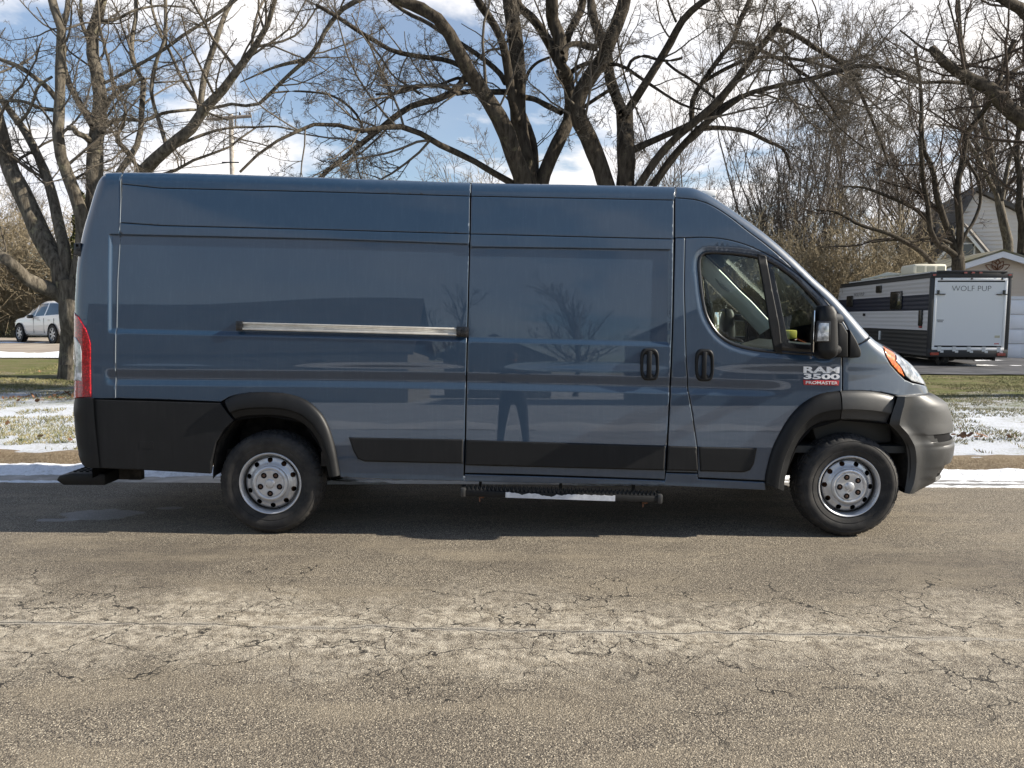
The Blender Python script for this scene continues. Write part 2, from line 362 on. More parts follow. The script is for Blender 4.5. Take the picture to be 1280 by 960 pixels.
# main road
m = mat('asphalt', (.2, .18, .15), .85, spec=.3); g = G(m)
x_, y_, z_ = g.xyz()
cell = g.vor(240, 'F1', o=1); sepc = g.new('ShaderNodeSeparateColor'); g.t.links.new(cell, sepc.inputs[0]); rnd = sepc.outputs[0]; rnd2 = sepc.outputs[1]
cell2 = g.vor(420, 'F1', o=1)
base = g.mix(rnd, (0.046, 0.039, 0.031), (0.275, 0.235, 0.180))
base = g.mix(g.ma('GREATER_THAN', rnd2, .90), base, (0.50, 0.44, 0.34))
base = g.mix(g.ma('LESS_THAN', rnd2, .16), base, (0.030, 0.027, 0.025))
mid = g.noise(2.0, 7, .65, g.vmul(g.co, (.5, 1.3, 1))); big = g.noise(.5, 4, .6)
base = g.mix(g.mr(mid, .35, .7, .0, .35), base, (0.10, 0.082, 0.062))
base = g.mix(g.ma('MULTIPLY', g.mr(big, .46, .60), g.mr(g.ma('ABSOLUTE', g.ma('SUBTRACT', y_, 4.75)), .2, .75, .55, 0)), base, (0.068, 0.057, 0.046))
base = g.mix(g.mr(g.noise(3.2, 6, .7, g.vmul(g.co, (.3, 1, 1))), .48, .72, 0, .55), base, (0.29, 0.245, 0.178))
smid = g.noise(14, 6, .7); fl = g.noise(55, 4, .7)
sy = [gpt(px, py) for px, py in ((0, 774), (200, 782), (350, 786.5), (640, 785.8), (800, 789), (1140, 795), (1280, 799))]
pf = np.polyfit([p[0] for p in sy], [p[1] for p in sy], 1)
wb = g.noise(1.1, 5, .6)
line = g.ma('ADD', g.ma('MULTIPLY', x_, float(pf[0])), float(pf[1]))
line = g.ma('ADD', line, g.ma('ADD', g.ma('MULTIPLY', g.ma('SUBTRACT', wb, .5), .15), g.ma('MULTIPLY', g.ma('SUBTRACT', g.noise(5, 4, .6), .5), .05)))
dl = g.ma('ABSOLUTE', g.ma('SUBTRACT', y_, line)); dl2 = g.ma('SUBTRACT', y_, line)
# dusty pale patches hugging the joint
band = g.mr(g.ma('ADD', dl, g.ma('MULTIPLY', g.ma('SUBTRACT', g.noise(1.3, 6, .65), .5), 1.9)), .10, .55, 1, 0)
dusty = g.ma('MULTIPLY', g.ma('MULTIPLY', band, g.mr(smid, .40, .62)), g.mr(fl, .25, .55, .45, 1))
base = g.mix(g.ma('MULTIPLY', dusty, .78), base, g.mix(g.mr(rnd, 0, 1), (0.40, 0.355, 0.285), (0.66, 0.60, 0.49)))
# cracks
dv = g.noise(3.5, 5, .6); wv = g.new('ShaderNodeVectorMath', operation='ADD'); nz = g.new('ShaderNodeTexNoise'); nz.inputs['Scale'].default_value = 4; nz.inputs['Detail'].default_value = 5
g.inp(nz.inputs['Vector'], g.co); sc_ = g.vscale(nz.outputs[1], .42); cv = g.vadd(g.vmul(g.co, (1, 1.25, 1)), sc_)
c1 = g.vor(1.9, 'DISTANCE_TO_EDGE', cv); c2 = g.vor(3.9, 'DISTANCE_TO_EDGE', cv)
near = g.mr(g.ma('ADD', dl, g.ma('MULTIPLY', g.ma('SUBTRACT', g.noise(.9, 4), .5), 2.6)), .35, 1.0, 1, 0)
wid = g.mr(g.noise(7, 3), .3, .7, .003, .015)
k1 = g.ma('MULTIPLY', g.ma('LESS_THAN', c1, g.ma('MULTIPLY', wid, .75)), g.mr(near, .2, .5)); k2 = g.ma('MULTIPLY', g.ma('LESS_THAN', c2, wid), g.mr(g.noise(1.6, 3), .42, .5))
k2 = g.ma('MULTIPLY', k2, near); crk = g.ma('MULTIPLY', g.ma('MAXIMUM', k1, k2), g.mr(g.noise(10, 4), .30, .44))
base = g.mix(g.ma('MULTIPLY', crk, .92), base, (0.012, 0.011, 0.010))
# sealed joint, grey filler with a thin open crack
fill = g.ma('MULTIPLY', g.ma('LESS_THAN', dl, g.mr(g.noise(6, 4, .6), .3, .7, .004, .036)), g.mr(g.noise(2.5, 3), .36, .5))
base = g.mix(g.ma('MULTIPLY', fill, .85), base, g.mix(fl, (0.19, 0.175, 0.15), (0.40, 0.365, 0.31)))
op = g.ma('MULTIPLY', g.mr(g.ma('ABSOLUTE', g.ma('SUBTRACT', dl2, g.ma('MULTIPLY', g.ma('SUBTRACT', g.noise(9, 4), .5), .045))), .003, .0065, 1, 0), g.mr(g.noise(1.1, 2), .36, .44))
base = g.mix(g.ma('MULTIPLY', op, .9), base, (0.015, 0.014, 0.013))
for (px_, py_, w_, h_) in ((128, 643, .30, .17), (211, 635, .11, .05), (70, 650, .16, .05)):
    c_ = gpt(px_, py_); ex = g.ma('DIVIDE', g.ma('SUBTRACT', x_, float(c_[0])), w_); ey = g.ma('DIVIDE', g.ma('SUBTRACT', y_, float(c_[1])), h_)
    e_ = g.ma('ADD', g.ma('ADD', g.ma('MULTIPLY', ex, ex), g.ma('MULTIPLY', ey, ey)), g.ma('MULTIPLY', g.ma('SUBTRACT', g.noise(6, 5, .6), .5), 2.2))
    base = g.mix(g.ma('MULTIPLY', g.mr(e_, .75, 1.05, .62, 0), g.mr(fl, .3, .6, .6, 1)), base, (0.33, 0.33, 0.33))
g.color(base); g.rough(g.mr(smid, .3, .7, .72, .95))
g.bump(g.ma('ADD', g.ma('MULTIPLY', g.vor(150), -1.0), g.ma('ADD', g.ma('MULTIPLY', g.vor(420), -.4), g.ma('MULTIPLY', crk, -1.2))), .55, .008)
M['road'] = m
grid('road', lin((-300, -12, 10), (-12, 12, 30), (12, 300, 10)), lin((-4.45, 7.84, 24),), lambda x, y: 0*x, M['road'])
# kerbs
m = mat('kerb', (.16, .12, .08), .95); g = G(m); f_ = g.noise(40, 6, .7)
g.color(g.mix(g.mr(f_, .35, .7), g.mix(g.noise(3, 4), (.085, .058, .033), (.19, .135, .08)), (.30, .24, .16))); g.bump(g.noise(60, 6, .7), 1, .03); M['kerb'] = m
def kerb(name, y0, sgn):
    xs = lin((-200, -12, 8), (-12, 12, 160), (12, 200, 8)); prof = [(-.02, -.03), (0, .0), (.02, .05), (.045, .10), (.08, .125), (.20, .128), (.24, .10), (.26, -.03)]
    V = []; n = len(prof)
    for x in xs:
        w = .012*wob(x, 0, 5, 9)
        for (a, b) in prof: V.append((x, y0+sgn*(a+w), b+.010*float(wob(x, a*9, 7, 2))*(b > 0.04)))
    Fc = [(i*n+k, (i+1)*n+k, (i+1)*n+k+1, i*n+k+1) for i in range(len(xs)-1) for k in range(n-1)]
    if sgn < 0: Fc = [f[::-1] for f in Fc]
    tag(mk(name, V, Fc, M['kerb'], smooth=True), kind='structure')
kerb('kerb', 7.76, 1); kerb('kerb', -4.4, -1)
# gutter snow
m = mat('snow', (.80, .82, .86), .7, spec=.3); g = G(m)
g.color(g.mix(g.mr(g.noise(18, 5, .7), .5, .75), (.82, .84, .88), (.52, .52, .53))); g.bump(g.noise(30, 6, .7), .8, .03); M['snow'] = m
m = mat('dirty_ice', (.42, .42, .43), .5); M['ice'] = m
def snow_h(x, y):
    b = lambda c, w, h: h*np.exp(-((y-c)/w)**2)
    return b(7.52+.03*wob(x, 0, 1.2, 4), .20, .075+.02*wob(x, y, 3, 6))+b(7.17, .028, .016+.012*wob(x, y, 2.2, 8))+b(7.02, .045, .014+.016*wob(x, y, 2.6, 12))-.012+.004*wob(x, y, 25, 5)
tag(grid('gutter_snow', np.arange(-11, 11, .03), np.arange(6.85, 7.90, .018), snow_h, M['snow']), kind='stuff')
m = mat('wet_gutter', (.13, .125, .12), .45, col2=(.30, .29, .28), cscale=5, lo=.35, hi=.7); M['wet'] = m
grid('gutter', lin((-200, 200, 40),), lin((7.0, 7.80, 4),), lambda x, y: 0*x+.003, M['wet'])
# side street on the left, driveway on the right
m = mat('tan_asphalt', (.23, .19, .155), .9, col2=(.30, .26, .21), cscale=1.2); M['tan'] = m
def sheet(name, P, m, dz, n=(30, 12)):      # quad patch following the ground
    P = np.array(P, float); u = np.linspace(0, 1, n[0]); v = np.linspace(0, 1, n[1]); U, Vv = np.meshgrid(u, v)
    A = P[0]*(1-U)[..., None]+P[1]*U[..., None]; B = P[3]*(1-U)[..., None]+P[2]*U[..., None]; Q = A*(1-Vv)[..., None]+B*Vv[..., None]
    Z = gz(Q[..., 0], Q[..., 1])+.02*wob(Q[..., 0], Q[..., 1], .9, 3)*(Q[..., 1] > 8.3)*(Q[..., 1] < 60)+dz
    V = np.dstack([Q, Z]).reshape(-1, 3); a, b = n; I = (np.arange(b-1)[:, None]*a+np.arange(a-1)[None]).ravel()
    return tag(mk(name, V, np.stack([I, I+1, I+1+a, I+a], 1), m, smooth=True), kind='structure')
sheet('side_street', [(-80, 22.5), (-4, 22.0), (-4, 38.5), (-80, 40)], M['tan'], .03, (90, 40))
m = mat('dark_driveway', (.035, .036, .04), .6, col2=(.075, .075, .08), cscale=1.4); M['drive'] = m
sheet('driveway', [(4, 20.4), (42, 20.0), (42, 31), (4, 31)], M['drive'], .03, (60, 30))
def snow_strip(name, P0, P1, w, seed, z0=.05, h=.05, n=120):
    P0 = np.array(P0, float); P1 = np.array(P1, float); L = np.linalg.norm(P1-P0); t = (P1-P0)/L; nn = np.array([-t[1], t[0]])
    V = []; q = 9
    for i in range(n):
        s = i/(n-1); c = P0+(P1-P0)*s
        for k in range(q):
            o = (k/(q-1)-.5)*2; ww = w*(1+.5*float(wob(s*L*.5, 0, 1.5, seed))); p = c+nn*o*ww
            V.append((*p, float(gz(p[0], p[1]))+z0+h*(1-o*o)*(1+.6*float(wob(p[0], p[1], 2, seed)))-.03))
    Fc = [(i*q+k, (i+1)*q+k, (i+1)*q+k+1, i*q+k+1) for i in range(n-1) for k in range(q-1)]
    return tag(mk(name, V, Fc, M['snow'], smooth=True), kind='stuff')
snow_strip('snow_bank', (-30, 22.2), (-8, 21.9), .40, 3, z0=.05, h=.10)
snow_strip('snow_bank', (-30, 24.0), (-8, 23.4), .14, 5, z0=.05, h=.04)
snow_strip('snow_bank', (-40, 32.0), (-10, 32.6), .30, 6, z0=.05, h=.05)
snow_strip('snow_bank', (14.2, 24.6), (20, 24.4), .12, 7, z0=.04, h=.03)
snow_strip('snow_bank', (16.5, 27.4), (22, 27.5), .10, 8, z0=.04, h=.03)
# grass blades and fallen leaves on the near lawn
def blades(name, n, boxes, m, hmin, hmax, seed, wd=.006):
    r = np.random.default_rng(seed); P = []
    for (x0, x1, y0, y1) in boxes: P.append(np.stack([r.uniform(x0, x1, n), y0+(y1-y0)*r.uniform(0, 1, n)**1.4], 1))
    P = np.vstack(P); k = wob(P[:, 0], P[:, 1], 1.7, 21)+.6*wob(P[:, 0], P[:, 1], 6, 22); P = P[k > -.1]; n = len(P)
    z = gz(P[:, 0], P[:, 1])+.02*wob(P[:, 0], P[:, 1], .9, 3)*(P[:, 1] > 8.3)
    a = r.uniform(0, pi, n); h = r.uniform(hmin, hmax, n); w = wd*r.uniform(.6, 1.4, n); lx, ly = r.normal(0, .6, (2, n))*h
    B = np.stack([P[:, 0], P[:, 1], z-.004], 1); d = np.stack([np.cos(a)*w, np.sin(a)*w, 0*a], 1)
    V = np.stack([B-d, B+d, B+np.stack([lx, ly, h], 1)], 1).reshape(-1, 3)
    return tag(mk(name, V, np.arange(3*n).reshape(-1, 3), m), kind='stuff')
m = mat('grass_blade', (.10, .11, .04), .8, col2=(.28, .24, .12), cscale=9, lo=.4, hi=.6); M['blade'] = m
blades('grass', 110000, [(-11, -2.2, 8.02, 20), (2.8, 13.5, 8.02, 20)], M['blade'], .02, .05, 5)
def leaves(n, spots, m, seed):
    r = np.random.default_rng(seed); V = []; Fc = []
    for (px, py, sx, sy_, c) in spots:
        p0 = gpt(px, py, .12)
        for k in range(c):
            x = p0[0]+r.normal(0, sx); y = max(8.05, p0[1]+r.normal(0, sy_)); z = float(gz(x, y))+.02; a = r.uniform(0, 6.28); s = r.uniform(.02, .045); t = r.normal(0, .5, 2)
            b = len(V)
            for (u, v) in ((-1, 0), (-.3, .6), (.5, .5), (1, 0), (.4, -.6), (-.4, -.5)):
                X = s*(u*cos(a)-v*sin(a)); Y = s*(u*sin(a)+v*cos(a)); V.append((x+X, y+Y, z+.02+t[0]*X+t[1]*Y))
            Fc.append(list(range(b, b+6)))
    return tag(mk('fallen_leaves', V, Fc, m), kind='stuff')
M['leaf'] = mat('dead_leaf', (.22, .11, .05), .8, col2=(.12, .06, .03), cscale=20)
leaves(0, [(30, 503, .30, .2, 38), (88, 500, .2, .25, 26), (15, 480, .8, .6, 8), (1235, 548, .3, .10, 26), (1210, 540, .6, .3, 8), (1255, 567, .4, .2, 5), (60, 540, .8, .8, 8)], M['leaf'], 4)
# ================================================================== VAN
Y0 = 5.325; YC = Y0+1.02
van = thing('cargo_van', 'dark slate blue high roof cargo van parked at the kerb, shown side on', 'van', (0, YC, 0))
def X_(px, py, Y=Y0): p = at(px, py, Y); return p[[0, 2]]
def base_(x, z):
    b = .042*(z-.5)+.070*np.clip((z-1.15)/1.4, 0, 1.3)**1.7
    b = b+.30*np.clip((x-2.28)/.85, 0, 2)**2.1
    b = b+.012*np.clip((-2.6-x)/.45, 0, 2)**2
    return b
CPX = [(92, 640, .11), (92, 560, .11), (93, 500, .11), (93, 440, .11), (93.2, 395, .11), (94.5, 360, .11), (97.5, 322, .11), (104.5, 288, .11), (112, 262, .10), (118.5, 240, .10), (124, 226, .09), (131, 218.5, .09), (143, 216, .08),
       (220, 216.6, .08), (300, 218.8, .08), (450, 224, .08), (587, 229, .08), (700, 231, .08), (800, 233, .08), (848, 234, .08), (865, 235.5, .08), (878, 240, .08), (896, 250, .08), (932, 274.5, .075), (960.5, 296, .07), (989, 321, .07),
       (1017, 348, .07), (1039, 367.6, .07), (1061, 391, .075), (1087, 420, .085), (1104, 433, .10), (1124, 445, .11), (1139, 456, .12), (1152, 472, .13), (1160, 489, .13), (1163, 505, .13), (1165, 560, .13), (1165, 640, .13)]
Cr = catmull([c[2:3]*3 for c in CPX])[:, 0]
Cpx = catmull([c[:2] for c in CPX])
C = []
for (px, py), r in zip(Cpx, Cr):
    p = at(px, py, Y0)[[0, 2]]
    for _ in range(6): p = at(px, py, Y0+float(base_(p[0], p[1]))+.6*r)[[0, 2]]
    C.append(p)
C = np.array(C)
Tn = np.gradient(C, axis=0); Tn /= np.linalg.norm(Tn, axis=1)[:, None]; Cn = np.stack([-Tn[:, 1], Tn[:, 0]], 1)   # outward
C = C+Cn*(.09*Cr)[:, None]
# feature lines along the side (pixel polylines -> z as function of x)
def fline(P): Q = np.array([X_(a, b) for a, b in P]); return lambda x: np.interp(x, Q[:, 0], Q[:, 1])
zU = fline([(100, 229), (148, 230), (400, 236), (587, 241.5), (842, 246.5), (900, 248)])
zV = fline([(100, 277), (147, 278.5), (400, 285), (587, 290.5), (842, 297), (900, 298.5)])
zRT = fline([(100, 289), (132, 290), (400, 296), (585, 302.5), (587, 306), (838, 309.5), (900, 311)])
zRB = fline([(100, 415), (130, 416), (400, 422), (585, 427), (838, 433), (900, 434.5)])
zG = fline([(100, 473), (127, 473.5), (400, 475.5), (585, 478), (838, 484), (1060, 491)])
xL = X_(128, 350)[0]; xR = X_(841, 370)[0]; xD = X_(586, 370)[0]; xG0 = X_(127, 470)[0]; xG1 = X_(1000, 480)[0]
WIN = [(877, 334), (877.6, 324), (880, 317.5), (886, 313.5), (897, 313), (918, 314), (940, 316.5), (957, 320), (977, 329), (1000, 346.5), (1017, 364), (1031, 380), (1038, 392), (1041, 410), (1041, 444), (1017, 444), (977, 441.5), (944, 438), (918, 431), (901, 420), (890, 405), (883, 388), (879, 361)]
WINx = resample(np.vstack([catmull([X_(*p) for p in WIN+WIN[:1]], n=4)]), 90)[:-1]
def S(x, z, feat=True):
    x = np.asarray(x, float).ravel(); z = np.asarray(z, float).ravel(); P = np.stack([x, z], 1)
    d, bi = segdist(P, C); i0 = np.clip(bi.astype(int), 0, len(C)-2); f = bi-i0; r = Cr[i0]*(1-f)+Cr[i0+1]*f
    q = np.clip(r-d, 0, None); y = base_(x, z)+r-np.sqrt(np.clip(r*r-q*q, 0, None))-np.where(q > 0, 0, 0)
    y = np.where(d >= r, base_(x, z), y)
    if feat:
        y = y+.016*sstep((zRT(x)-z)/.013)*sstep((z-zRB(x)+.005)/.036)*sstep((x-xL+.004)/.026)*sstep((xR-x)/.020)
        t = (z-zG(x)); g_ = np.where(t > 0, sstep(1-t/.072), sstep(1+t/.055))
        y = y+.0115*g_*sstep((x-xG0)/.05)*sstep((xG1-x)/.35)
        y = y+.003*np.exp(-((z-zRT(x)+.16)/.5)**2)*np.sin(x*2.1+.4)*(z > 1.2)      # slight panel waviness
        dw, _ = segdist(P, np.vstack([WINx, WINx[:1]])); y = y+.010*sstep(1-dw/.045)
    return Y0+y
def Nrm(x, z, e=.0015):
    gx = (S(x+e, z)-S(x-e, z))/(2*e); gz_ = (S(x, z+e)-S(x, z-e))/(2*e)
    gx = np.clip(gx, -12, 12); gz_ = np.clip(gz_, -12, 12)
    n = np.stack([gx, -np.ones_like(gx), gz_], 1); return n/np.linalg.norm(n, axis=1)[:, None]
def sx(px, py, off=0.0):                  # pixel -> (x, z) on the side surface
    p = at(px, py, Y0)[[0, 2]]
    for _ in range(5): p = at(px, py, float(S(p[0], p[1])[0])-off)[[0, 2]]
    return p
# candidate points
cols = np.unique(np.round(np.r_[np.arange(-3.2, 3.3, .04), xL+np.arange(-.03, .05, .006), xR+np.arange(-.04, .03, .006), xD, xG0+np.arange(-.01, .06, .012)], 4))
cand = []
for x in cols:
    zz = list(np.arange(.3, 2.7, .045))
    for fn, offs in ((zRT, np.arange(-.022, .012, .0045)), (zRB, np.arange(-.014, .044, .0065)), (zG, np.arange(-.064, .085, .0085))): zz += list(fn(x)+offs)
    cand.append(np.stack([np.full(len(zz), x), zz], 1))
th = np.radians([84, 76, 67, 58, 49, 40, 31, 22, 12, 3])
for t in th:
    cand.append((C-Cn*(Cr*(1-sin(t)))[:, None]))
wc = WINx.mean(0)
for o in (.008, .018, .028, .038, .048): cand.append(WINx+(WINx-wc)/np.linalg.norm(WINx-wc, axis=1)[:, None]*o)
cand = np.vstack(cand)
def ring_normals(P):
    a = np.roll(P, 1, 0); b = np.roll(P, -1, 0); t = b-a; t /= np.linalg.norm(t, axis=1)[:, None]+1e-9
    n = np.stack([t[:, 1], -t[:, 0]], 1); ar = .5*np.sum(P[:, 0]*np.roll(P[:, 1], -1)-np.roll(P[:, 0], -1)*P[:, 1])
    return n if ar > 0 else -n
def panel(name, poly, m, holes=(), off=0., thick=.02, parent=None, gap=.0025, feat=True, both=True, px=True, edge=.9, wall=0, ring=.006, mats=None, label=None, coff=0):
    """sheet following the body side, cut to an outline; optional holes; returns near-side object"""
    parent = parent or van
    def loop(P):
        Q = np.array([sx(a, b, off) for a, b in P]) if px else np.array(P); return densify(Q, .028)
    loops = [loop(poly)]+[h if isinstance(h, np.ndarray) else loop(h) for h in holes]
    pts = []; edges = []; en = []
    for k, L in enumerate(loops):
        n = ring_normals(L); n = n if k == 0 else -n; L = L-n*gap; b = len(pts)
        pts += list(L); en += list(n); edges += [(b+i, b+(i+1) % len(L)) for i in range(len(L))]; loops[k] = (L, n)
    nb = len(pts)
    L0, n0 = loops[0]; keep = pip(cand, L0)
    for (L, n) in loops[1:]: keep &= ~pip(cand, L)
    Cd = cand[keep]
    if len(Cd):
        dmin = np.full(len(Cd), 1e9)
        for (L, n) in loops: dmin = np.minimum(dmin, segdist(Cd, np.vstack([L, L[:1]]))[0])
        Cd = Cd[dmin > ring+.004]
    rp = []
    for (L, n) in loops:
        R_ = L-n*ring; ok = pip(R_, L0)
        rp.append(R_[ok])
    allp = np.vstack([np.array(pts)]+rp+[Cd])
    res = delaunay_2d_cdt([Vector(p) for p in allp], edges, [], 1, 1e-6)
    V2 = np.array([tuple(v) for v in res[0]]); T = [list(f) for f in res[2]]
    if len(loops) > 1:
        cen = np.array([V2[f].mean(0) for f in T]); kp = ~pip(cen, loops[1][0]); T = [f for f, q in zip(T, kp) if q]
    orig = res[3]
    # drop triangles inside holes (safety)
    y = S(V2[:, 0], V2[:, 1], feat)-off; nn = Nrm(V2[:, 0], V2[:, 1]); isb = np.zeros(len(V2), int)-1
    for i, o in enumerate(orig):
        for q in o:
            if q < nb: isb[i] = q
    en = np.array(en); bm_ = isb >= 0
    nn[bm_] = nn[bm_]+edge*np.stack([en[isb[bm_]][:, 0], 0*isb[bm_], en[isb[bm_]][:, 1]], 1); nn /= np.linalg.norm(nn, axis=1)[:, None]
    V3 = np.stack([V2[:, 0], y, V2[:, 1]], 1)
    Fc = []
    for f in T:
        a, b, c = V2[f[0]], V2[f[1]], V2[f[2]]
        ar = (b[0]-a[0])*(c[1]-a[1])-(b[1]-a[1])*(c[0]-a[0])
        Fc.append(f if ar > 0 else f[::-1])          # CCW in xz seen from -y -> normal -y
    # edge skirt
    inv = {}
    for i in range(len(V2)):
        if isb[i] >= 0: inv[isb[i]] = i
    nv = len(V3); add = []; addn = []; sk = []
    for (e0, e1) in edges:
        if e0 in inv and e1 in inv:
            i, j = inv[e0], inv[e1]; k = nv+len(add); n3 = np.array([en[e0][0], 0, en[e0][1]])
            add += [V3[i], V3[j], V3[j]+[0, thick, 0], V3[i]+[0, thick, 0]]; addn += [n3]*4; sk.append([k, k+1, k+2, k+3])
    if thick > 0 and add:
        for s_ in sk:
            a, b, c = np.array(add[s_[0]-nv]), np.array(add[s_[1]-nv]), np.array(add[s_[2]-nv])
            if np.cross(b-a, c-a) @ addn[s_[0]-nv] < 0: s_.reverse()
        V3 = np.vstack([V3, add]); nn = np.vstack([nn, addn]); Fc += sk
    o = mk(name, V3, Fc, m, parent, normals=nn, mats=mats)
    if label: tag(o, label)
    if both:
        Vm = V3.copy(); Vm[:, 1] = 2*YC-Vm[:, 1]; nm = nn.copy(); nm[:, 1] *= -1
        mk(name, Vm, [f[::-1] for f in Fc], m, far_parent.get(id(parent), parent), normals=nm)
    return o
far_parent = {}
Cidx = lambda px, py: int(np.argmin(np.linalg.norm(Cpx-np.array([px, py]), axis=1)))
def Cseg(a, b):                           # C points between two pixels, as xz
    def par(q):
        d_, b_ = segdist(np.array([q], float), Cpx); return float(b_[0])
    def val(t): i = min(int(t), len(C)-2); return tuple(C[i]+(C[i+1]-C[i])*(t-i))
    u, v = par(a), par(b); lo_, hi_ = min(u, v), max(u, v)
    mid_ = [tuple(C[k]) for k in range(int(math.floor(lo_))+1, int(math.ceil(hi_))) if lo_+.12 < k < hi_-.12]
    o_ = [val(lo_)]+mid_+[val(hi_)]; return o_ if u < v else o_[::-1]
def XP(P): return [tuple(sx(a, b)) for a, b in P]
def zline(fn, pxs): # points on feature line at pixel columns
    o = []
    for p in pxs:
        x = X_(p, 350)[0]
        for _ in range(4): z = float(fn(x)); x += (p-proj((x, float(S(x, z)[0]), z))[0])/179.
        o.append((x, float(fn(x))))
    return o
P_ = lambda *a, **k: panel(*a, px=False, **k)
PA = M['paint']
BL = [(845, 247.5), (858, 248.5), (872, 250.5), (890, 257), (912, 271), (935, 289), (957, 305.5), (980, 325), (1003, 347), (1028, 371), (1047, 392), (1060, 412), (1064, 434)]
BLs = [tuple(q) for q in catmull(BL, n=4)]
DT = [(856.5, 297.5), (873, 296.8), (890, 297.3), (905, 299), (918, 301.8), (932, 306), (946.5, 312), (962, 319.5), (977.5, 329), (1000, 345.5), (1025, 370), (1038, 385), (1045, 396), (1050, 414), (1052.5, 440)]
DTs = [tuple(q) for q in catmull(DT, n=4)]
FA_O = [(956.6, 604), (958, 592), (963.6, 570.6), (969, 556), (976, 542.5), (984, 529), (993, 517), (1002, 508), (1013, 500), (1022, 495.5), (1032.5, 492), (1051, 489.3)]
FA_I = [(980.5, 614), (982, 600), (987.5, 580), (992, 568), (999, 553), (1006, 544), (1014, 536), (1022, 531), (1032.5, 527.5), (1052, 525.2)]
FB_O = [(1053, 489.3), (1065, 489), (1078, 489.2), (1091, 490), (1103, 491.6), (1115, 494), (1126.5, 497)]
FB_I = [(1053, 525.2), (1068, 525.4), (1082, 526.4), (1094, 527.6), (1104, 529), (1114, 531)]
RA_O = [(279.5, 500.5), (286, 496.8), (293.7, 494.3), (306, 492.2), (319, 491.2), (333, 491), (347, 491.7), (360, 493.5), (372.5, 497), (383, 502), (392, 508.8), (400, 517), (406, 526), (411.5, 538), (416, 552.5), (419.5, 566), (421.7, 578), (424.5, 594)]
RA_I = [(292.5, 524.5), (301, 522), (310.6, 520.7), (322, 520), (333, 520), (345, 520.4), (355.6, 521.8), (367, 525), (377, 530), (385, 536.5), (392, 545), (397.5, 554), (402, 565), (405.5, 575), (407.6, 584), (410.5, 596)]
# --- panels
xs = lambda a, b, n: list(np.linspace(a, b, n))
P_('side_panel', XP([(144.2, 498), (147.3, 350), (150.1, 278.4), (152.5, 217.3)])+Cseg((150, 216.2), (93, 500))[:-1]+XP([(97.6, 498)]), PA, gap=.0006)     # rear corner
def highlight_line(P, nm='seam_highlight'):
    Q = np.array([sx(a, b) for a, b in P]); Q = densify(Q, .05, False); MB().tube([(q[0], float(S(q[0], q[1])[0])+.0005, q[1]) for q in Q], .0022, 6).build(nm, M['edge_highlight'], van)
M['edge_highlight'] = mat('edge_highlight', (.20, .235, .27), .4, coat=.5)  # pale colour paints the sunlit panel edge as a light line along the seams
highlight_line([(152.6, 218.5), (151, 250), (150.1, 278.4), (147.3, 350), (144.3, 497)]); highlight_line([(588.2, 230), (587.8, 241)]); highlight_line([(844.6, 235), (844.2, 246)])
P_('roof_band', Cseg((154, 216.2), (588, 229))+zline(zU, (588, 500, 400, 300, 200))+XP([(152.5, 230.2)]), PA)
P_('roof_band', Cseg((589, 229), (844, 234))+zline(zU, (843, 780, 700, 640, 589)), PA)
P_('roof_band', XP([(843.8,246.8)])+Cseg((845, 234), (1087, 420))+XP([(1077, 428.8), (1064.5, 434.3)])+XP(BLs[::-1][1:]), PA)
P_('side_panel', zline(zU, (587.5, 500, 400, 300, 200))+XP([(152.3, 230.2), (150.0, 278.4)])+zline(zV, (200, 300, 400, 500, 587)), PA)
P_('side_panel', zline(zV, (587, 500, 400, 300, 200))+XP([(150.0, 278.6), (147.3, 350), (144.3, 498), (200, 499.5), (276, 502.5)])+XP(RA_O)+XP([(426, 597), (500, 600), (579.5, 601.5), (581, 550), (583.5, 430), (585.5, 350)]), PA)
sd_up = P_('sliding_door', zline(zU, (842.5, 780, 700, 640, 589))+XP([(588.5, 260)])+zline(zV, (588, 640, 700, 780, 842)), PA, label='upper outer section of the sliding door')
sd_ = P_('sliding_door', zline(zV, (842, 780, 700, 640, 588))+XP([(587, 330), (584.5, 430), (582, 550), (581, 591.5), (650, 593), (740, 596), (831, 599.5), (833.3, 558), (837, 490), (840.3, 400), (841.5, 340)]), PA)
P_('cab_upper_panel', XP([(843.6,247)])+XP(BLs)+XP([(1058, 436), (1053.5, 436)])+XP(DTs[::-1][4:])+XP([(843.4, 297.2), (843.5, 270)]), PA)
P_('pillar_panel', XP([(844, 297.5), (856.3, 297.5), (855, 360), (857.2, 440), (859.6, 487), (866, 522), (871.2, 558), (872, 591), (833, 590), (834.6, 560), (838.2, 490), (841.7, 400), (843, 340)]), PA)
fd_ = P_('front_door', XP(DTs)+XP([(1052.5, 489)])+XP(FA_O[::-1])+XP([(957, 601), (915, 599), (872.5, 597), (871.5, 560), (866, 520), (860, 487), (857.5, 440), (855.3, 360)]), PA, holes=[WINx])
P_('rocker_panel', XP([(581, 592.5), (700, 596), (831, 600.5), (832.5, 591), (872, 592), (872.5, 598.5), (957, 602.5), (957, 613), (831, 607.5), (581, 602)]), PA)
P_('fender', XP([(1053.5, 437), (1064, 435), (1077, 429.5)])+Cseg((1088, 421), (1103, 432.5))+XP([(1104.5, 437), (1107, 445), (1113, 456), (1123, 467), (1131, 474.5), (1140, 478.5), (1158, 482)])+Cseg((1157, 484), (1162, 497))+XP([(1127.5, 496.5), (1115, 493.2), (1103, 490.8), (1078, 488.6), (1053.5, 488.6)]), PA)
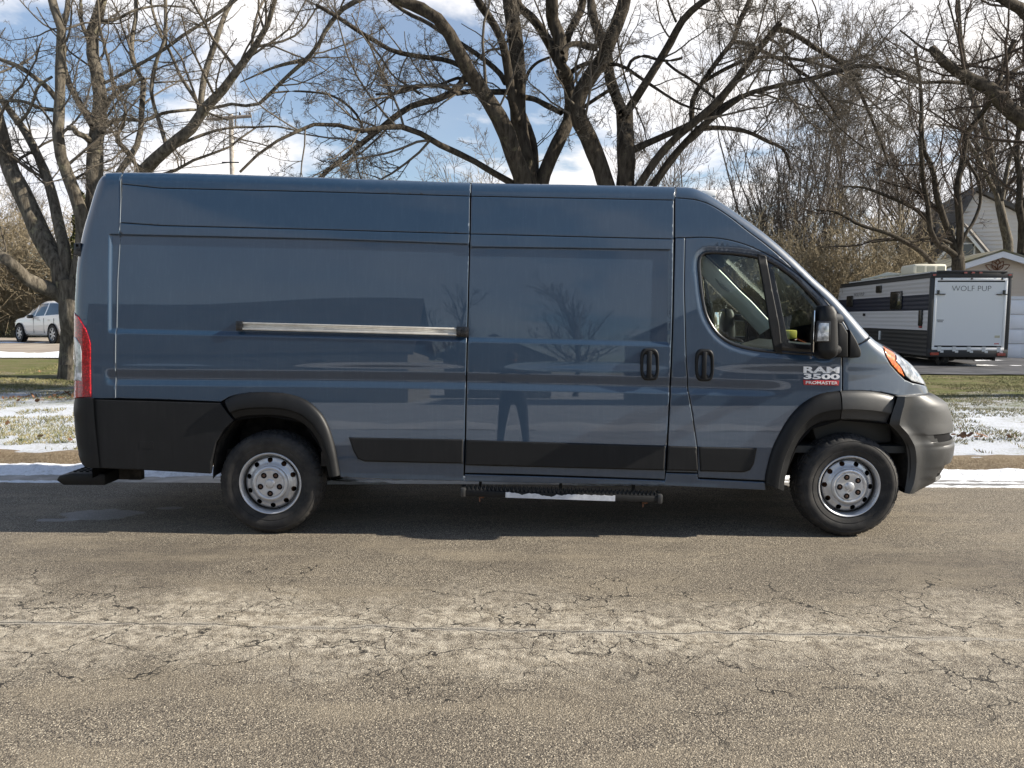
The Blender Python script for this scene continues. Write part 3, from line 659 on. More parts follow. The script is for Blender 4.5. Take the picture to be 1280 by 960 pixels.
# --- lamps
P_('headlight', XP([(1120, 452), (1127, 461), (1132, 470.5), (1139, 476.5), (1150, 479.5), (1158, 481.5)])+Cseg((1158, 483), (1118, 442)), M['clear_lens'], off=.004, thick=.03)
P_('turn_signal', XP([(1105.2, 438.5), (1108, 446), (1114, 456), (1124, 467), (1130.5, 471), (1126.5, 460), (1119, 451)])+Cseg((1117, 441), (1105, 434)), M['amber'], off=.003, thick=.03)
tl = P_('tail_light', XP([(96.8, 497.5), (114.6, 496.5), (114, 430), (111.5, 420), (108, 411), (103, 403), (98.5, 395.5)])+Cseg((94, 388), (93, 500)), M['red_lens'], off=.006, thick=.03)
P_('reversing_lens', XP([(96.8, 475.5), (103.0, 476.5), (103.0, 440), (101.5, 431), (98.5, 425.5), (95.5, 421.5)])+Cseg((93, 420), (93, 476)), M['clear_lens'], off=.009, thick=.01, parent=tl)
# --- plastic cladding
P_('lower_cladding', XP([(115.5, 498.8), (276.5, 503.5), (293, 525.5), (281, 537.5), (271, 553), (265.6, 575), (264, 592), (190, 588), (124, 585), (119.5, 545)]), M['plastic'], off=.012, thick=.03, feat=False)
def ribbon(name, O, I, prof, m, n=60, parent=None, depth=Y0-.02):
    Oc = resample(np.array([at(a, b, depth)[[0, 2]] for a, b in catmull(O, n=4)]), n); Ic = resample(np.array([at(a, b, depth)[[0, 2]] for a, b in catmull(I, n=4)]), n)
    q = len(prof); V = []
    for i in range(n):
        for (u, o) in prof:
            p = Oc[i]*(1-u)+Ic[i]*u; V.append((p[0], Y0+float(base_(p[0], p[1]))-o, p[1]))
    V = np.array(V); Fc = [(i*q+k, (i+1)*q+k, (i+1)*q+k+1, i*q+k+1) for i in range(n-1) for k in range(q-1)]
    for e in (0, n-1): Fc.append([e*q+k for k in range(q)])
    for mir in (0, 1):
        W_ = V.copy()
        if mir: W_[:, 1] = 2*YC-W_[:, 1]
        o = mk(name, W_, Fc, m, parent or van, auto=30)
        bm = bmesh.new(); bm.from_mesh(o.data); bmesh.ops.recalc_face_normals(bm, faces=bm.faces); bm.to_mesh(o.data); bm.free()
        o.data.polygons.foreach_set('use_smooth', np.ones(len(o.data.polygons), bool)); o.data.set_sharp_from_angle(angle=rad(32))
PR = [(0, -.03), (0, .004), (.04, .020), (.10, .030), (.25, .038), (.50, .043), (.62, .041), (.70, .026), (.86, .018), (.96, .012), (1.0, .002), (1.0, -.10)]
ribbon('wheel_arch_trim', FA_O, FA_I, PR, M['plastic'])
ribbon('wheel_arch_trim', FB_O, FB_I, PR, M['bumper'])
ribbon('wheel_arch_trim', RA_O, RA_I, PR, M['plastic'])
def moulding(P, parent): panel('side_moulding', P, M['plastic'], off=.014, thick=.025, feat=False, parent=parent, edge=1.2, ring=.010)
moulding([(435.5, 546.6), (579.3, 549.2), (578.7, 580), (456, 577.3), (447, 574), (441, 563)], van)
moulding([(582.3, 549.7), (832.3, 557), (830.7, 588.5), (581.5, 582)], sd_)
moulding([(835, 557.2), (871, 558.4), (873, 589.3), (833.3, 588.5)], van)
moulding([(873.5, 558.4), (946.7, 560), (943, 579), (938, 588), (930, 590.8), (875.5, 589.5)], fd_)
# --- inner shell (seen only as dark gaps) and closed ends
shell_poly = [tuple(p) for p in (C-Cn*.012)[Cidx(93, 500):Cidx(1163, 500)+1]]+XP([(1139, 560), (1128, 543), (1114, 531), (1052, 526), (1016, 537), (999, 556), (987, 585), (980, 606), (600, 596), (410, 592), (402, 564), (378, 529), (333, 521), (292, 526), (271, 553), (264, 588), (110, 580)])
wide = WINx+(WINx-wc)/np.linalg.norm(WINx-wc, axis=1)[:, None]*.012
P_('body_lining', shell_poly, M['black'], holes=[wide], off=-.020, thick=0, feat=False, gap=0)
def cap(name, i0, i1, bulge, m, t0=-1., t1=1., W_=13, inset=0, parent=None):
    idx = np.arange(i0, i1+1); V = []; T = np.linspace(t0, t1, W_); q = W_
    for c, i in enumerate(idx):
        b = bulge[0]+(bulge[1]-bulge[0])*c/max(1, len(idx)-1); x, z = C[i]; hw = YC-(Y0+float(base_(x, z))+Cr[i]) + .0
        for t in T:
            p = C[i]+Cn[i]*(b*(1-t*t)-inset); V.append((p[0], YC+hw*t, p[1]))
    Fc = [(i*q+k, i*q+k+1, (i+1)*q+k+1, (i+1)*q+k) for i in range(len(idx)-1) for k in range(q-1)]
    o = mk(name, V, Fc, m, parent or van, smooth=True); return o
iA, iB, iC, iD, iE, iF = Cidx(93, 500), Cidx(124, 226), Cidx(985, 317.5), Cidx(1087, 420), Cidx(1161, 492), Cidx(1165, 600)
cap('rear_door', iA, iB, (.02, .02), PA, -1, -.004, 7); cap('rear_door', iA, iB, (.02, .02), PA, .004, 1, 7)
cap('roof', iB, iC, (.05, .07), PA); cap('windshield', iC, iD, (.08, .10), M['glass'], -.97, .97)
cap('hood', iD, iE, (.10, .14), PA); cap('grille', iE, iF, (.14, .10), M['plastic'], inset=.03)
cap('rear_door_lower', Cidx(92, 600), iA, (.02, .02), M['black'], inset=.12)
# --- window glass, frame bar, rubber trim
Wd = np.array([(p[0], float(S(p[0], p[1])[0]), p[1]) for p in WINx])
def win_trim():
    q = []; n = len(WINx); rn = ring_normals(WINx)
    prof = [(.004, -.004), (-.002, -.007), (-.012, -.004), (-.018, .004), (-.020, .016)]
    for i in range(n):
        for (o, dy_) in prof: p = WINx[i]+rn[i]*o; q.append((p[0], Wd[i][1]+dy_, p[1]))
    k = len(prof); Fc = [(i*k+j, ((i+1) % n)*k+j, ((i+1) % n)*k+j+1, i*k+j+1) for i in range(n) for j in range(k-1)]
    q = np.array(q)
    for mir in (0, 1):
        Q = q.copy()
        if mir: Q[:, 1] = 2*YC-Q[:, 1]
        mk('window_trim', Q, [f[::-1] for f in Fc] if not mir else Fc, M['gloss_black'], fd_, smooth=True)
win_trim()
def flat_poly(name, P, Yf, m, parent, thick=.004, mir=True, off=0):
    """polygon (pixels) on the door surface, thin slab"""
    A = np.array([sx(a, b) for a, b in P]); rn = ring_normals(A)
    V = np.array([(p[0], float(S(p[0], p[1], False)[0])+Yf, p[1]) for p in A])
    o = None
    for s in ((0, 1) if mir else (0,)):
        Vv = V.copy(); d = thick
        if s: Vv[:, 1] = 2*YC-Vv[:, 1]; d = -thick
        b = MB().prism(Vv, (0, d, 0)); q = b.build(name, m, parent, auto=20); o = o or q
    return o
panel('window_glass', [(878.5, 334), (879, 325), (882, 318.5), (888, 315), (898, 314.6), (918, 315.4), (950, 319.5), (970, 440.5), (944, 437), (918, 430), (902, 419), (891.5, 404.5), (884.5, 388), (880.5, 361)], M['glass'], off=-.016, thick=0, feat=False, parent=fd_, gap=0)
panel('window_glass', [(957, 321.5), (977, 331), (1000, 348), (1017, 365.5), (1030, 381), (1036.5, 392), (1039.5, 410), (1039.5, 442.5), (1017, 442.5), (976, 440.5)], M['glass'], off=-.016, thick=0, feat=False, parent=fd_, gap=0)
panel('window_frame', [(957.5, 321.5), (966, 324.5), (978, 333), (966, 333.5), (985.5, 428), (1000, 430), (1039.5, 432), (1039.5, 443), (1017, 443), (976, 441)], M['gloss_black'], off=-.012, thick=.004, feat=False, parent=fd_, gap=0)
panel('window_frame', [(946.5, 317.5), (957.2, 320), (965, 360), (974, 405), (977.5, 441.5), (968, 440), (963, 410), (955, 360)], M['plastic'], off=.001, thick=.02, feat=False, parent=fd_, gap=0)
# --- door handles
def handle(cx, cy, parent):
    w, h = 11.8, 20.3
    c = sx(cx, cy); o = float(S(*c)[0]); k = np.linalg.norm(sx(cx+10, cy)-sx(cx, cy))/10
    P = []
    for i in range(40):
        a = 2*pi*i/40; e = 2/3.6; X = w*k*np.sign(cos(a))*abs(cos(a))**e; Z = h*k*np.sign(sin(a))*abs(sin(a))**e; P.append((c[0]+X-.02*Z, Z+c[1]))
    P = np.array(P); n = len(P); V = []; prof = [(1, .003), (.98, -.010), (.93, -.016), (.80, -.015), (.72, -.006), (.66, .012), (0.3, .018), (0, .018)]
    for (s, dy_) in prof:
        for p in P: q = c+(p-c)*np.array([s if s > .75 else s*.95, s if s > .75 else s]); V.append((q[0], o+dy_, q[1]))
    Fc = [(a*n+i, a*n+(i+1) % n, (a+1)*n+(i+1) % n, (a+1)*n+i) for a in range(len(prof)-1) for i in range(n)]
    hd = mk('door_handle', V, Fc, M['plastic'], parent, smooth=True, normals=None)
    bm = bmesh.new(); bm.from_mesh(hd.data); bmesh.ops.recalc_face_normals(bm, faces=bm.faces); bm.to_mesh(hd.data); bm.free()
    b = MB(); p0 = (c[0]-.004, o-.012, c[1]); b.box(p0, (.030, .020, .19)); b.box((c[0]+.003, o-.004, c[1]-.085), (.05, .016, .04)); b.box((c[0]-.008, o-.004, c[1]+.085), (.05, .016, .03))
    b.build('handle_grip', M['plastic'], parent, bevel=.006)
    l = MB().lathe([(0, -.006), (.009, -.006), (.010, 0)], (c[0]+.012, o-.011, c[1]+.083), 16); l.build('lock_cylinder', M['gloss_black'], parent)
handle(812, 455.5, sd_); handle(880.5, 456.5, fd_)
# --- sliding rail
def rail():
    a = sx(302, 407.3); b = sx(572, 414.5); ya = float(S(*a)[0]); yb = float(S(*b)[0])
    A = np.array([a[0], ya, a[1]]); B = np.array([b[0], yb, b[1]]); d = (B-A); L = np.linalg.norm(d); d /= L; up = np.array([-d[2], 0, d[0]])
    mbb = MB(); R = np.column_stack([d, [0, 1, 0], up]); c = (A+B)/2
    mbb.box(c+up*.020+[0, -.012, 0], (L, .028, .012), R); mbb.box(c-up*.020+[0, -.014, 0], (L, .034, .014), R); mbb.box(c+[0, -.004, 0], (L, .016, .036), R)
    mbb.box(c+up*.004+[0, -.010, 0], (L, .010, .006), R)
    rl = mbb.build('door_rail', M['alu'], van, bevel=.0025)
    e = MB().box(A-d*.006+[0, -.014, 0], (.045, .042, .066), R); e.build('end_cap', M['gloss_black'], rl, bevel=.004)
    e = MB().box(B+d*.035+[0, -.012, 0], (.085, .036, .070), R); e.box(B+d*.01+[0, -.03, 0]-up*.0, (.03, .02, .05), R); e.box(B+d*.055+[0, -.032, 0], (.022, .02, .055), R); e.build('roller_bracket', M['gloss_black'], rl, bevel=.004)
rail()
# --- badge
def badge(txt, x0, x1, y0, y1, m, off=.001, depth=.004, ofs=.0, name='badge', par=None):
    a = sx((x0+x1)/2, (y0+y1)/2); y = float(S(*a)[0]); n = Nrm(np.array([a[0]]), np.array([a[1]]))[0]
    p = sx(x0, (y0+y1)/2); q = sx(x1, (y0+y1)/2+.6); d = np.array([q[0]-p[0], float(S(*q)[0]-S(*p)[0]), q[1]-p[1]]); Lw = np.linalg.norm(d); d /= Lw
    up = np.cross(n, d); up = up if up[2] > 0 else -up
    hgt = abs(sx(x0, y0)[1]-sx(x0, y1)[1])
    o = text_mesh(name, txt, hgt/.70, m, par or fd_, (a[0], y-off, a[1]), d, up, depth, ofs)
    V = np.zeros(len(o.data.vertices)*3); o.data.vertices.foreach_get('co', V); V = V.reshape(-1, 3)
    c = np.array([a[0], y-off, a[1]])-wloc(fd_); u = (V-c)@d; wdt = u.max()-u.min(); V = V+np.outer(u*(Lw/wdt-1)-0*(u.max()+u.min())/2, d)
    o.data.vertices.foreach_set('co', V.ravel()); o.data.update(); return o
badge('RAM', 1004, 1049, 459, 466.4, M['chrome'], .003, .003, .0022)
badge('3500', 1004, 1049, 467.8, 474.0, M['chrome'], .003, .003, .0018)
panel('badge_plate', [(1004, 475), (1049, 475.8), (1048.4, 482), (1005, 481.2)], M['red'], off=.005, thick=.006, both=False, parent=fd_, ring=.002, gap=0)
badge('PROMASTER', 1006.5, 1046.5, 476.7, 480.4, M['white'], .007, .001, .0004)
# --- side mirror
def side_mirror():
    Ym = Y0-.16
    def P3(px, py, Y): return at(px, py, Y)
    V = []; rows = [(382, 1024, 1037), (384, 1021.5, 1040), (390, 1019.5, 1042), (400, 1018, 1043), (412, 1017, 1043.5), (425, 1016.5, 1044), (436, 1017, 1044), (443, 1018.5, 1043), (447, 1022, 1039), (448.5, 1026, 1034)]
    n = 28; L = []
    for (py, x0, x1) in rows:
        a = P3(x0, py, Ym); b = P3(x1, py, Ym); c = (a+b)/2; w = (b[0]-a[0])/2; dd = .12 if 384 < py < 447 else .085
        for k in range(n):
            t = 2*pi*k/n; e = 2/3.2; V.append((c[0]+w*np.sign(cos(t))*abs(cos(t))**e, Ym+dd*.5*np.sign(sin(t))*abs(sin(t))**e*1.6, c[2]))
    Fc = [(r*n+k, r*n+(k+1) % n, (r+1)*n+(k+1) % n, (r+1)*n+k) for r in range(len(rows)-1) for k in range(n)]+[list(range(n)), list(range((len(rows)-1)*n, len(rows)*n))]
    for mir in (0, 1):
        Q = np.array(V)
        if mir: Q[:, 1] = 2*YC-Q[:, 1]
        hs_ = mk('side_mirror', Q, Fc, M['plastic'], van, smooth=True); bm = bmesh.new(); bm.from_mesh(hs_.data); bmesh.ops.recalc_face_normals(bm, faces=bm.faces); bm.to_mesh(hs_.data); bm.free()
        sgn = (lambda p: p) if not mir else (lambda p: np.array([p[0], 2*YC-p[1], p[2]]))
        yl = Ym-.098
        fr = [sgn(P3(a, b, yl)) for a, b in ((1022, 401), (1039, 401.5), (1038.5, 428), (1019.5, 428))]
        MB().prism(fr, (0, .02*(1 if not mir else -1), 0)).build('lamp_frame', M['gloss_black'], hs_, bevel=.006)
        fr = [sgn(P3(a, b, yl-.008)) for a, b in ((1023.8, 403.5), (1036.6, 403.8), (1036, 426.5), (1021.5, 426.5))]
        MB().prism(fr, (0, .015*(1 if not mir else -1), 0)).build('signal_lens', M['clear_lens'], hs_, bevel=.004)
        # arm and foot on the door
        ft = MB(); foot = [(1040, 402), (1046, 404), (1053.2, 416), (1053.3, 446), (1040, 446)]; A = [sgn(np.array([*at(a, b, Y0+.06)])) for a, b in foot]
        ft.prism(A, (0, (-.09 if not mir else .09), 0)); 
        foot2 = [(1054.2, 411), (1057, 415), (1063, 425), (1068, 436), (1069, 441), (1068, 445), (1065, 446.2), (1054.2, 446.5)]; A = [sgn(np.array([*at(a, b, Y0+.085)])) for a, b in foot2]
        ft.prism(A, (0, (-.10 if not mir else .10), 0)); ft.build('mirror_foot', M['plastic'], hs_, bevel=.012, seg=3)
        for py in (397, 436): a = sgn(P3(1040, py, Ym)); b = sgn(P3(1047, py+2, Y0+.05)); MB().tube([a, (a+b)/2, b], [.03, .035, .04], 12).build('mirror_arm', M['plastic'], hs_)
        gl = [sgn(P3(1019, 388, Ym+.075)), sgn(P3(1019, 388, Ym-.07)), sgn(P3(1017.2, 440, Ym-.07)), sgn(P3(1017.2, 440, Ym+.075))]
        MB().prism(gl, (-.006, 0, 0)).build('mirror_glass', M['mirror'], hs_, bevel=.001)
side_mirror()
# --- front bumper, wraps round the nose
def bumper(name, rows, front, n_u, expo, m, flare):
    V = []; mi = []; NR = len(rows)
    for (py, xs_, xa) in rows:
        pa = at(xa, py, Y0-.02); z = pa[2]; ya = Y0-.018+float(base_(pa[0], z))*.55
        lo_, hi_ = (0.01, 1.2)
        def curve(L):
            t = np.linspace(0, pi/2, n_u); s_, c_ = np.sin(t)**(2/expo), np.cos(t)**(2/expo)
            x = pa[0]+(L*s_ if front else -L*s_); y = YC-(YC-ya)*c_; return np.stack([x, y, np.full(n_u, z)], 1)
        for _ in range(30):
            L = (lo_+hi_)/2; q = proj(curve(L))[:, 0]; v = q.max() if front else q.min()
            if (v < xs_) == front: lo_ = L
            else: hi_ = L
        c = curve(L)
        if flare:
            dxx = np.abs(c[:, 0]-pa[0]); c[:, 1] -= .030*np.exp(-((dxx-.035)/.05)**2)
            c[:, 1] += .02*sstep(1-dxx/.012)
            rec = ((py > 588) & (py < 603)) * sstep((dxx-(.30 if py < 596 else .24))/.03); d2 = rec*.035
            c[:, 0] -= d2*(dxx > .12)
        V.append(c); mi.append(py)
    V = np.array(V); q = n_u
    a = np.vstack([V.reshape(-1, 3)]); Vm = V.copy(); Vm[:, :, 1] = 2*YC-Vm[:, :, 1]
    A = np.concatenate([V, Vm[:, ::-1][:, 1:]], 1); q = A.shape[1]; A2 = A.reshape(-1, 3)
    Fc = []; mid = []
    for i in range(NR-1):
        for k in range(q-1):
            Fc.append((i*q+k, i*q+k+1, (i+1)*q+k+1, (i+1)*q+k))
            c = A[i:i+2, k:k+2].reshape(-1, 3).mean(0); dark = 0
            if front:
                pxx = abs(c[0]-at(rows[i][2], rows[i][0], Y0)[0])
                if 546 <= rows[i][0] < 556 and pxx > .26: dark = 1
                if 589 <= rows[i][0] < 602 and pxx > (.29 if rows[i][0] < 596 else .23) : dark = 1
            mid.append(dark)
    Fc.append([(NR-1)*q+k for k in range(q)]); mid.append(1); Fc.append([k for k in range(q)][::-1]); mid.append(0)
    o = mk(name, A2, Fc, m, van, mats=[m, M['black']], midx=mid, auto=40)
    bm = bmesh.new(); bm.from_mesh(o.data); bmesh.ops.recalc_face_normals(bm, faces=bm.faces); bm.to_mesh(o.data); bm.free(); o.data.set_sharp_from_angle(angle=rad(38)); return o
R0 = [(496.5, 1163, 1127.5), (499, 1168, 1126), (503, 1174, 1125), (507, 1179.5, 1123.5), (511, 1184, 1121.5), (518, 1186.5, 1119), (524, 1188.5, 1117), (531, 1190, 1115.5), (534.5, 1190.6, 1118.6), (538, 1191.3, 1122.6), (541.8, 1191.8, 1126.6), (545.5, 1192.3, 1129.8), (546, 1187.5, 1130.2), (551, 1187.5, 1134), (555.5, 1187.5, 1136.6), (556, 1190.5, 1137), (560, 1191.5, 1138.6), (561.5, 1190.3, 1139), (563, 1192.6, 1139.2), (566, 1193.4, 1139.6),
      (572, 1192.6, 1140.6), (579, 1191.6, 1141), (586, 1189, 1140.8), (588.9, 1188, 1140.5), (589, 1187.8, 1140.5), (592, 1186.5, 1140.3), (597, 1184, 1139.5), (601.9, 1181, 1138.8), (602, 1180.5, 1138.8), (606, 1176.5, 1138), (611, 1166, 1137), (615, 1156, 1136), (618.5, 1146, 1135.5)]
R0 = [(r[0], r[1]-7.0*math.exp(-((r[0]-551)/7)**2)*0, r[2]) for r in R0]
bumper('front_bumper', R0, True, 40, 2.5, M['bumper'], True)
R1 = [(498.5, 94.2, 115), (505, 92.6, 115.3), (512, 91.8, 115.8), (522, 91.6, 116.6), (523, 92.6, 116.8), (535, 93.2, 118), (550, 94.8, 119.8), (560, 96.3, 121.2), (570, 98.2, 122.5), (571, 97.6, 122.6), (577, 99.8, 123.2), (582, 102, 123.7), (585, 105, 124)]
bumper('rear_bumper', R1, False, 24, 3.2, M['plastic'], False)
def step_line(P, w=.0, m=None, name='panel_crease'): pass
# --- rear step / hitch
def rear_step():
    b = MB(); z = at(100, 597, YC)[2]
    c0 = at(84.5, 592, Y0+.35); Z0 = c0[2]
    x1 = -3.02
    b.prism([(c0[0]-.0, Y0+.20, Z0-.02), (c0[0]+.05, Y0+.20, Z0-.055), (c0[0]+.36, Y0+.20, Z0-.055), (c0[0]+.36, Y0+.20, Z0+.03), (c0[0]+.12, Y0+.20, Z0+.035), (c0[0]+.02, Y0+.20, Z0+.015)], (0, 1.2, 0))
    st = b.build('rear_step', M['plastic'], van, bevel=.012)
    t = MB()
    for i in range(5):
        for j in range(24): t.box((c0[0]+.11+i*.045, Y0+.26+j*.047, Z0+.038), (.02, .02, .012))
    t.box((c0[0]+.2, Y0+.8, Z0+.031), (.24, 1.14, .006)); t.build('step_tread', M['plastic'], st, bevel=.003)
    h = MB().box((c0[0]+.30, Y0+.45, Z0-.012), (.30, .10, .085)); h.box((c0[0]+.48, Y0+.42, Z0-.01), (.10, .06, .09)); h.build('hitch_beam', M['under'], st, bevel=.005)
rear_step()
# --- side step
def side_step():
    A = at(577, 612.6, Y0-.03); B = at(827, 621.0, Y0-.03); d = B-A; L = np.linalg.norm(d); d /= L; up = np.array([-d[2], 0, d[0]]); R = np.column_stack([d, [0, 1, 0], up]); c = (A+B)/2
    wd = .13; b = MB().box(c+[0, wd/2, 0]-up*.022, (L-.02, wd, .044), R); st = b.build('side_step', M['plastic'], van, bevel=.005)
    n = 48
    for i in range(n):
        t = MB(); p = A+d*(.03+(L-.06)*i/(n-1))+up*.001
        t.box(p+[0, .065, 0]-up*0, (.006, .11, .006), R)
        for j in range(4):
            q = p+np.array([0, .012+j*.034, 0]); o_ = .008 if j % 2 else -.008
            t.prism([q+d*(o_-.007), q+d*(o_+.007), q+d*o_+up*.024], (0, .006, 0))
        t.build('step_tooth_row', M['bumper'], st, auto=20)
    for s, p in ((-1, A), (1, B)): MB().box(p-d*s*.010+[0, wd/2, 0]-up*.018, (.035, wd+.012, .066), R).build('end_cap', M['bumper'], st, bevel=.008)
    for f in (.09, .5, .87): p = A+d*L*f+[0, .12, 0]; MB().box(p+up*.055, (.02, .02, .11), R).box(p+up*.055+[0, .10, .0], (.02, .25, .02), R).build('bracket', M['under'], st)
    for f in (.10, .92): p = A+d*L*f+[0, .02, 0]-up*.052; MB().box(p, (.035, .012, .008), R).box(p-d*.012-up*.015, (.008, .012, .03), R).build('hook', M['rust'], st)
    P = []; L0 = .22*L; L1 = .768*L; k = 60
    for i in range(k+1):
        s = L0+(L1-L0)*i/k; e = .019-.0
        cut = max(0, .013*math.exp(-((i-9)/3.2)**2))+max(0, .020*math.exp(-((i-24)/6.)**2)*(1 if i < 28 else .35))+.002*sin(i*2.3)+.0022*sin(i*5.1)+(.006 if 28 < i < 34 else 0)
        P.append(A+d*s+up*(-cut-.004)+[0, -.0035, 0])
    P += [A+d*L1-up*.042+[0, -.0035, 0], A+d*L0-up*.042+[0, -.0035, 0]]
    MB().prism(P, (0, .003, 0)).build('reflective_strip', M['tape'], st, auto=None)
side_step()
# --- underbody, wheel wells, beam
ub = MB(); zb = at(700, 600, Y0)[2]+.03
ub.box((0.1, YC, zb+.08), (4.9, 1.50, .10)); ub.box((-2.75, YC, zb+.12), (.55, 1.9, .12)); ub.box((.1, Y0+.08, zb+.10), (2.9, .06, .10)); ub.box((.1, 2*YC-Y0-.08, zb+.10), (2.9, .06, .10))
ub.box((.1, Y0+.35, zb+.02), (4.2, .08, .10)); ub.box((.1, 2*YC-Y0-.35, zb+.02), (4.2, .08, .10)); ub.box((2.75, YC, zb+.10), (.5, 1.3, .25))
ub.tube([(-2.9, YC+.3, zb+.0), (-1.2, YC+.25, zb-.02), (1.5, YC+.2, zb)], .035, 10); ub.lathe([(0, -.35), (.11, -.33), (.11, .33), (0, .35)], (-.2, YC+.2, zb-.03), 20, 'x')
ub.build('underbody', M['under'], van)
def well(O, w_, n=40):
    I = resample(np.array([at(a, b, Y0)[[0, 2]] for a, b in catmull(O, n=4)]), n); c = I.mean(0); c[1] = I[:, 1].min()
    I = c+(I-c)*1.0
    V = []
    for i in range(n): V += [(I[i][0], Y0+.03, I[i][1]), (I[i][0], Y0+.10, I[i][1]+.015), (I[i][0], Y0+w_, I[i][1]+.015)]
    Fc = [(i*3+k, i*3+k+1, (i+1)*3+k+1, (i+1)*3+k) for i in range(n-1) for k in range(2)]+[[i*3+2 for i in range(n)]]
    for mir in (0, 1):
        Q = np.array(V)
        if mir: Q[:, 1] = 2*YC-Q[:, 1]
        mk('wheel_well', Q, Fc, M['under'], van, smooth=False)
well([(264, 600), (265, 580), (271, 553), (281, 537.5), (293, 526)]+RA_I[1:]+[(411, 600)], .52)
well(FA_I+[(1068, 525.4), (1094, 527.6), (1114, 531), (1128, 542.5), (1138, 559), (1141, 582), (1137, 616)], .48)
# --- wheels
HOL = 10
def rim_face(parent, c, sg, rot=0, bulgec=0):
    """pressed steel disc with ventilation holes, 2d triangulation with depth profile"""
    rs = [.0, .03, .045, .06, .085, .10, .118, .126, .134, .142, .150, .157, .166, .175, .183, .188, .192, .197, .203, .209, .2145, .2185, .2215]
    hs_ = [.016, .016, .016, .016, .018, .017, .016, .012, .022, .030, .036, .038, .040, .042, .048, .056, .060, .040, .018, .006, .0, .0, .006]
    prof = lambda r: np.interp(r, rs, hs_)
    pts = []; edges = []
    def circ(cx, cy, r, n, e=True, sq=1.0, ang=0):
        b = len(pts)
        for k in range(n):
            a = 2*pi*k/n; u, v = r*sq*cos(a), r*sin(a); pts.append((cx+u*cos(ang)-v*sin(ang), cy+u*sin(ang)+v*cos(ang)))
        if e: edges.extend([(b+k, b+(k+1) % n) for k in range(n)])
    circ(0, 0, .2215, 96)
    for k in range(HOL): a = 2*pi*(k+.2+rot)/HOL; circ(.163*cos(a), .163*sin(a), .0195, 16, True, .88, a)
    for r in rs[6:-1]: circ(0, 0, r, 96 if r > .1 else 40, False)
    for r in (.02, .03, .045, .06, .085, .1): circ(0, 0, r, 32, False)
    pts.append((0, 0))
    P = np.array(pts); hc = [np.array((.163*cos(2*pi*(k+.2+rot)/HOL), .163*sin(2*pi*(k+.2+rot)/HOL))) for k in range(HOL)]
    nb = 96+16*HOL; keep = np.ones(len(P), bool)
    for h in hc: keep[nb:] &= np.linalg.norm(P[nb:]-h, axis=1) > .0215
    P = P[keep]
    res = delaunay_2d_cdt([Vector(p) for p in P], edges, [], 1, 1e-6)
    V2 = np.array([tuple(v) for v in res[0]]); T = []
    for f in res[2]:
        g0 = V2[list(f)].mean(0)
        if min(np.linalg.norm(g0-h) for h in hc) < .0175: continue
        a, b_, c_ = V2[f[0]], V2[f[1]], V2[f[2]]; ar = (b_[0]-a[0])*(c_[1]-a[1])-(b_[1]-a[1])*(c_[0]-a[0]); T.append(list(f) if (ar > 0) == (sg > 0) else list(f)[::-1])
    r = np.linalg.norm(V2, axis=1); V3 = np.stack([c[0]+V2[:, 0], c[1]+sg*prof(r), c[2]+V2[:, 1]], 1)
    return mk('rim', V3, T, M['rim'], parent, smooth=True)
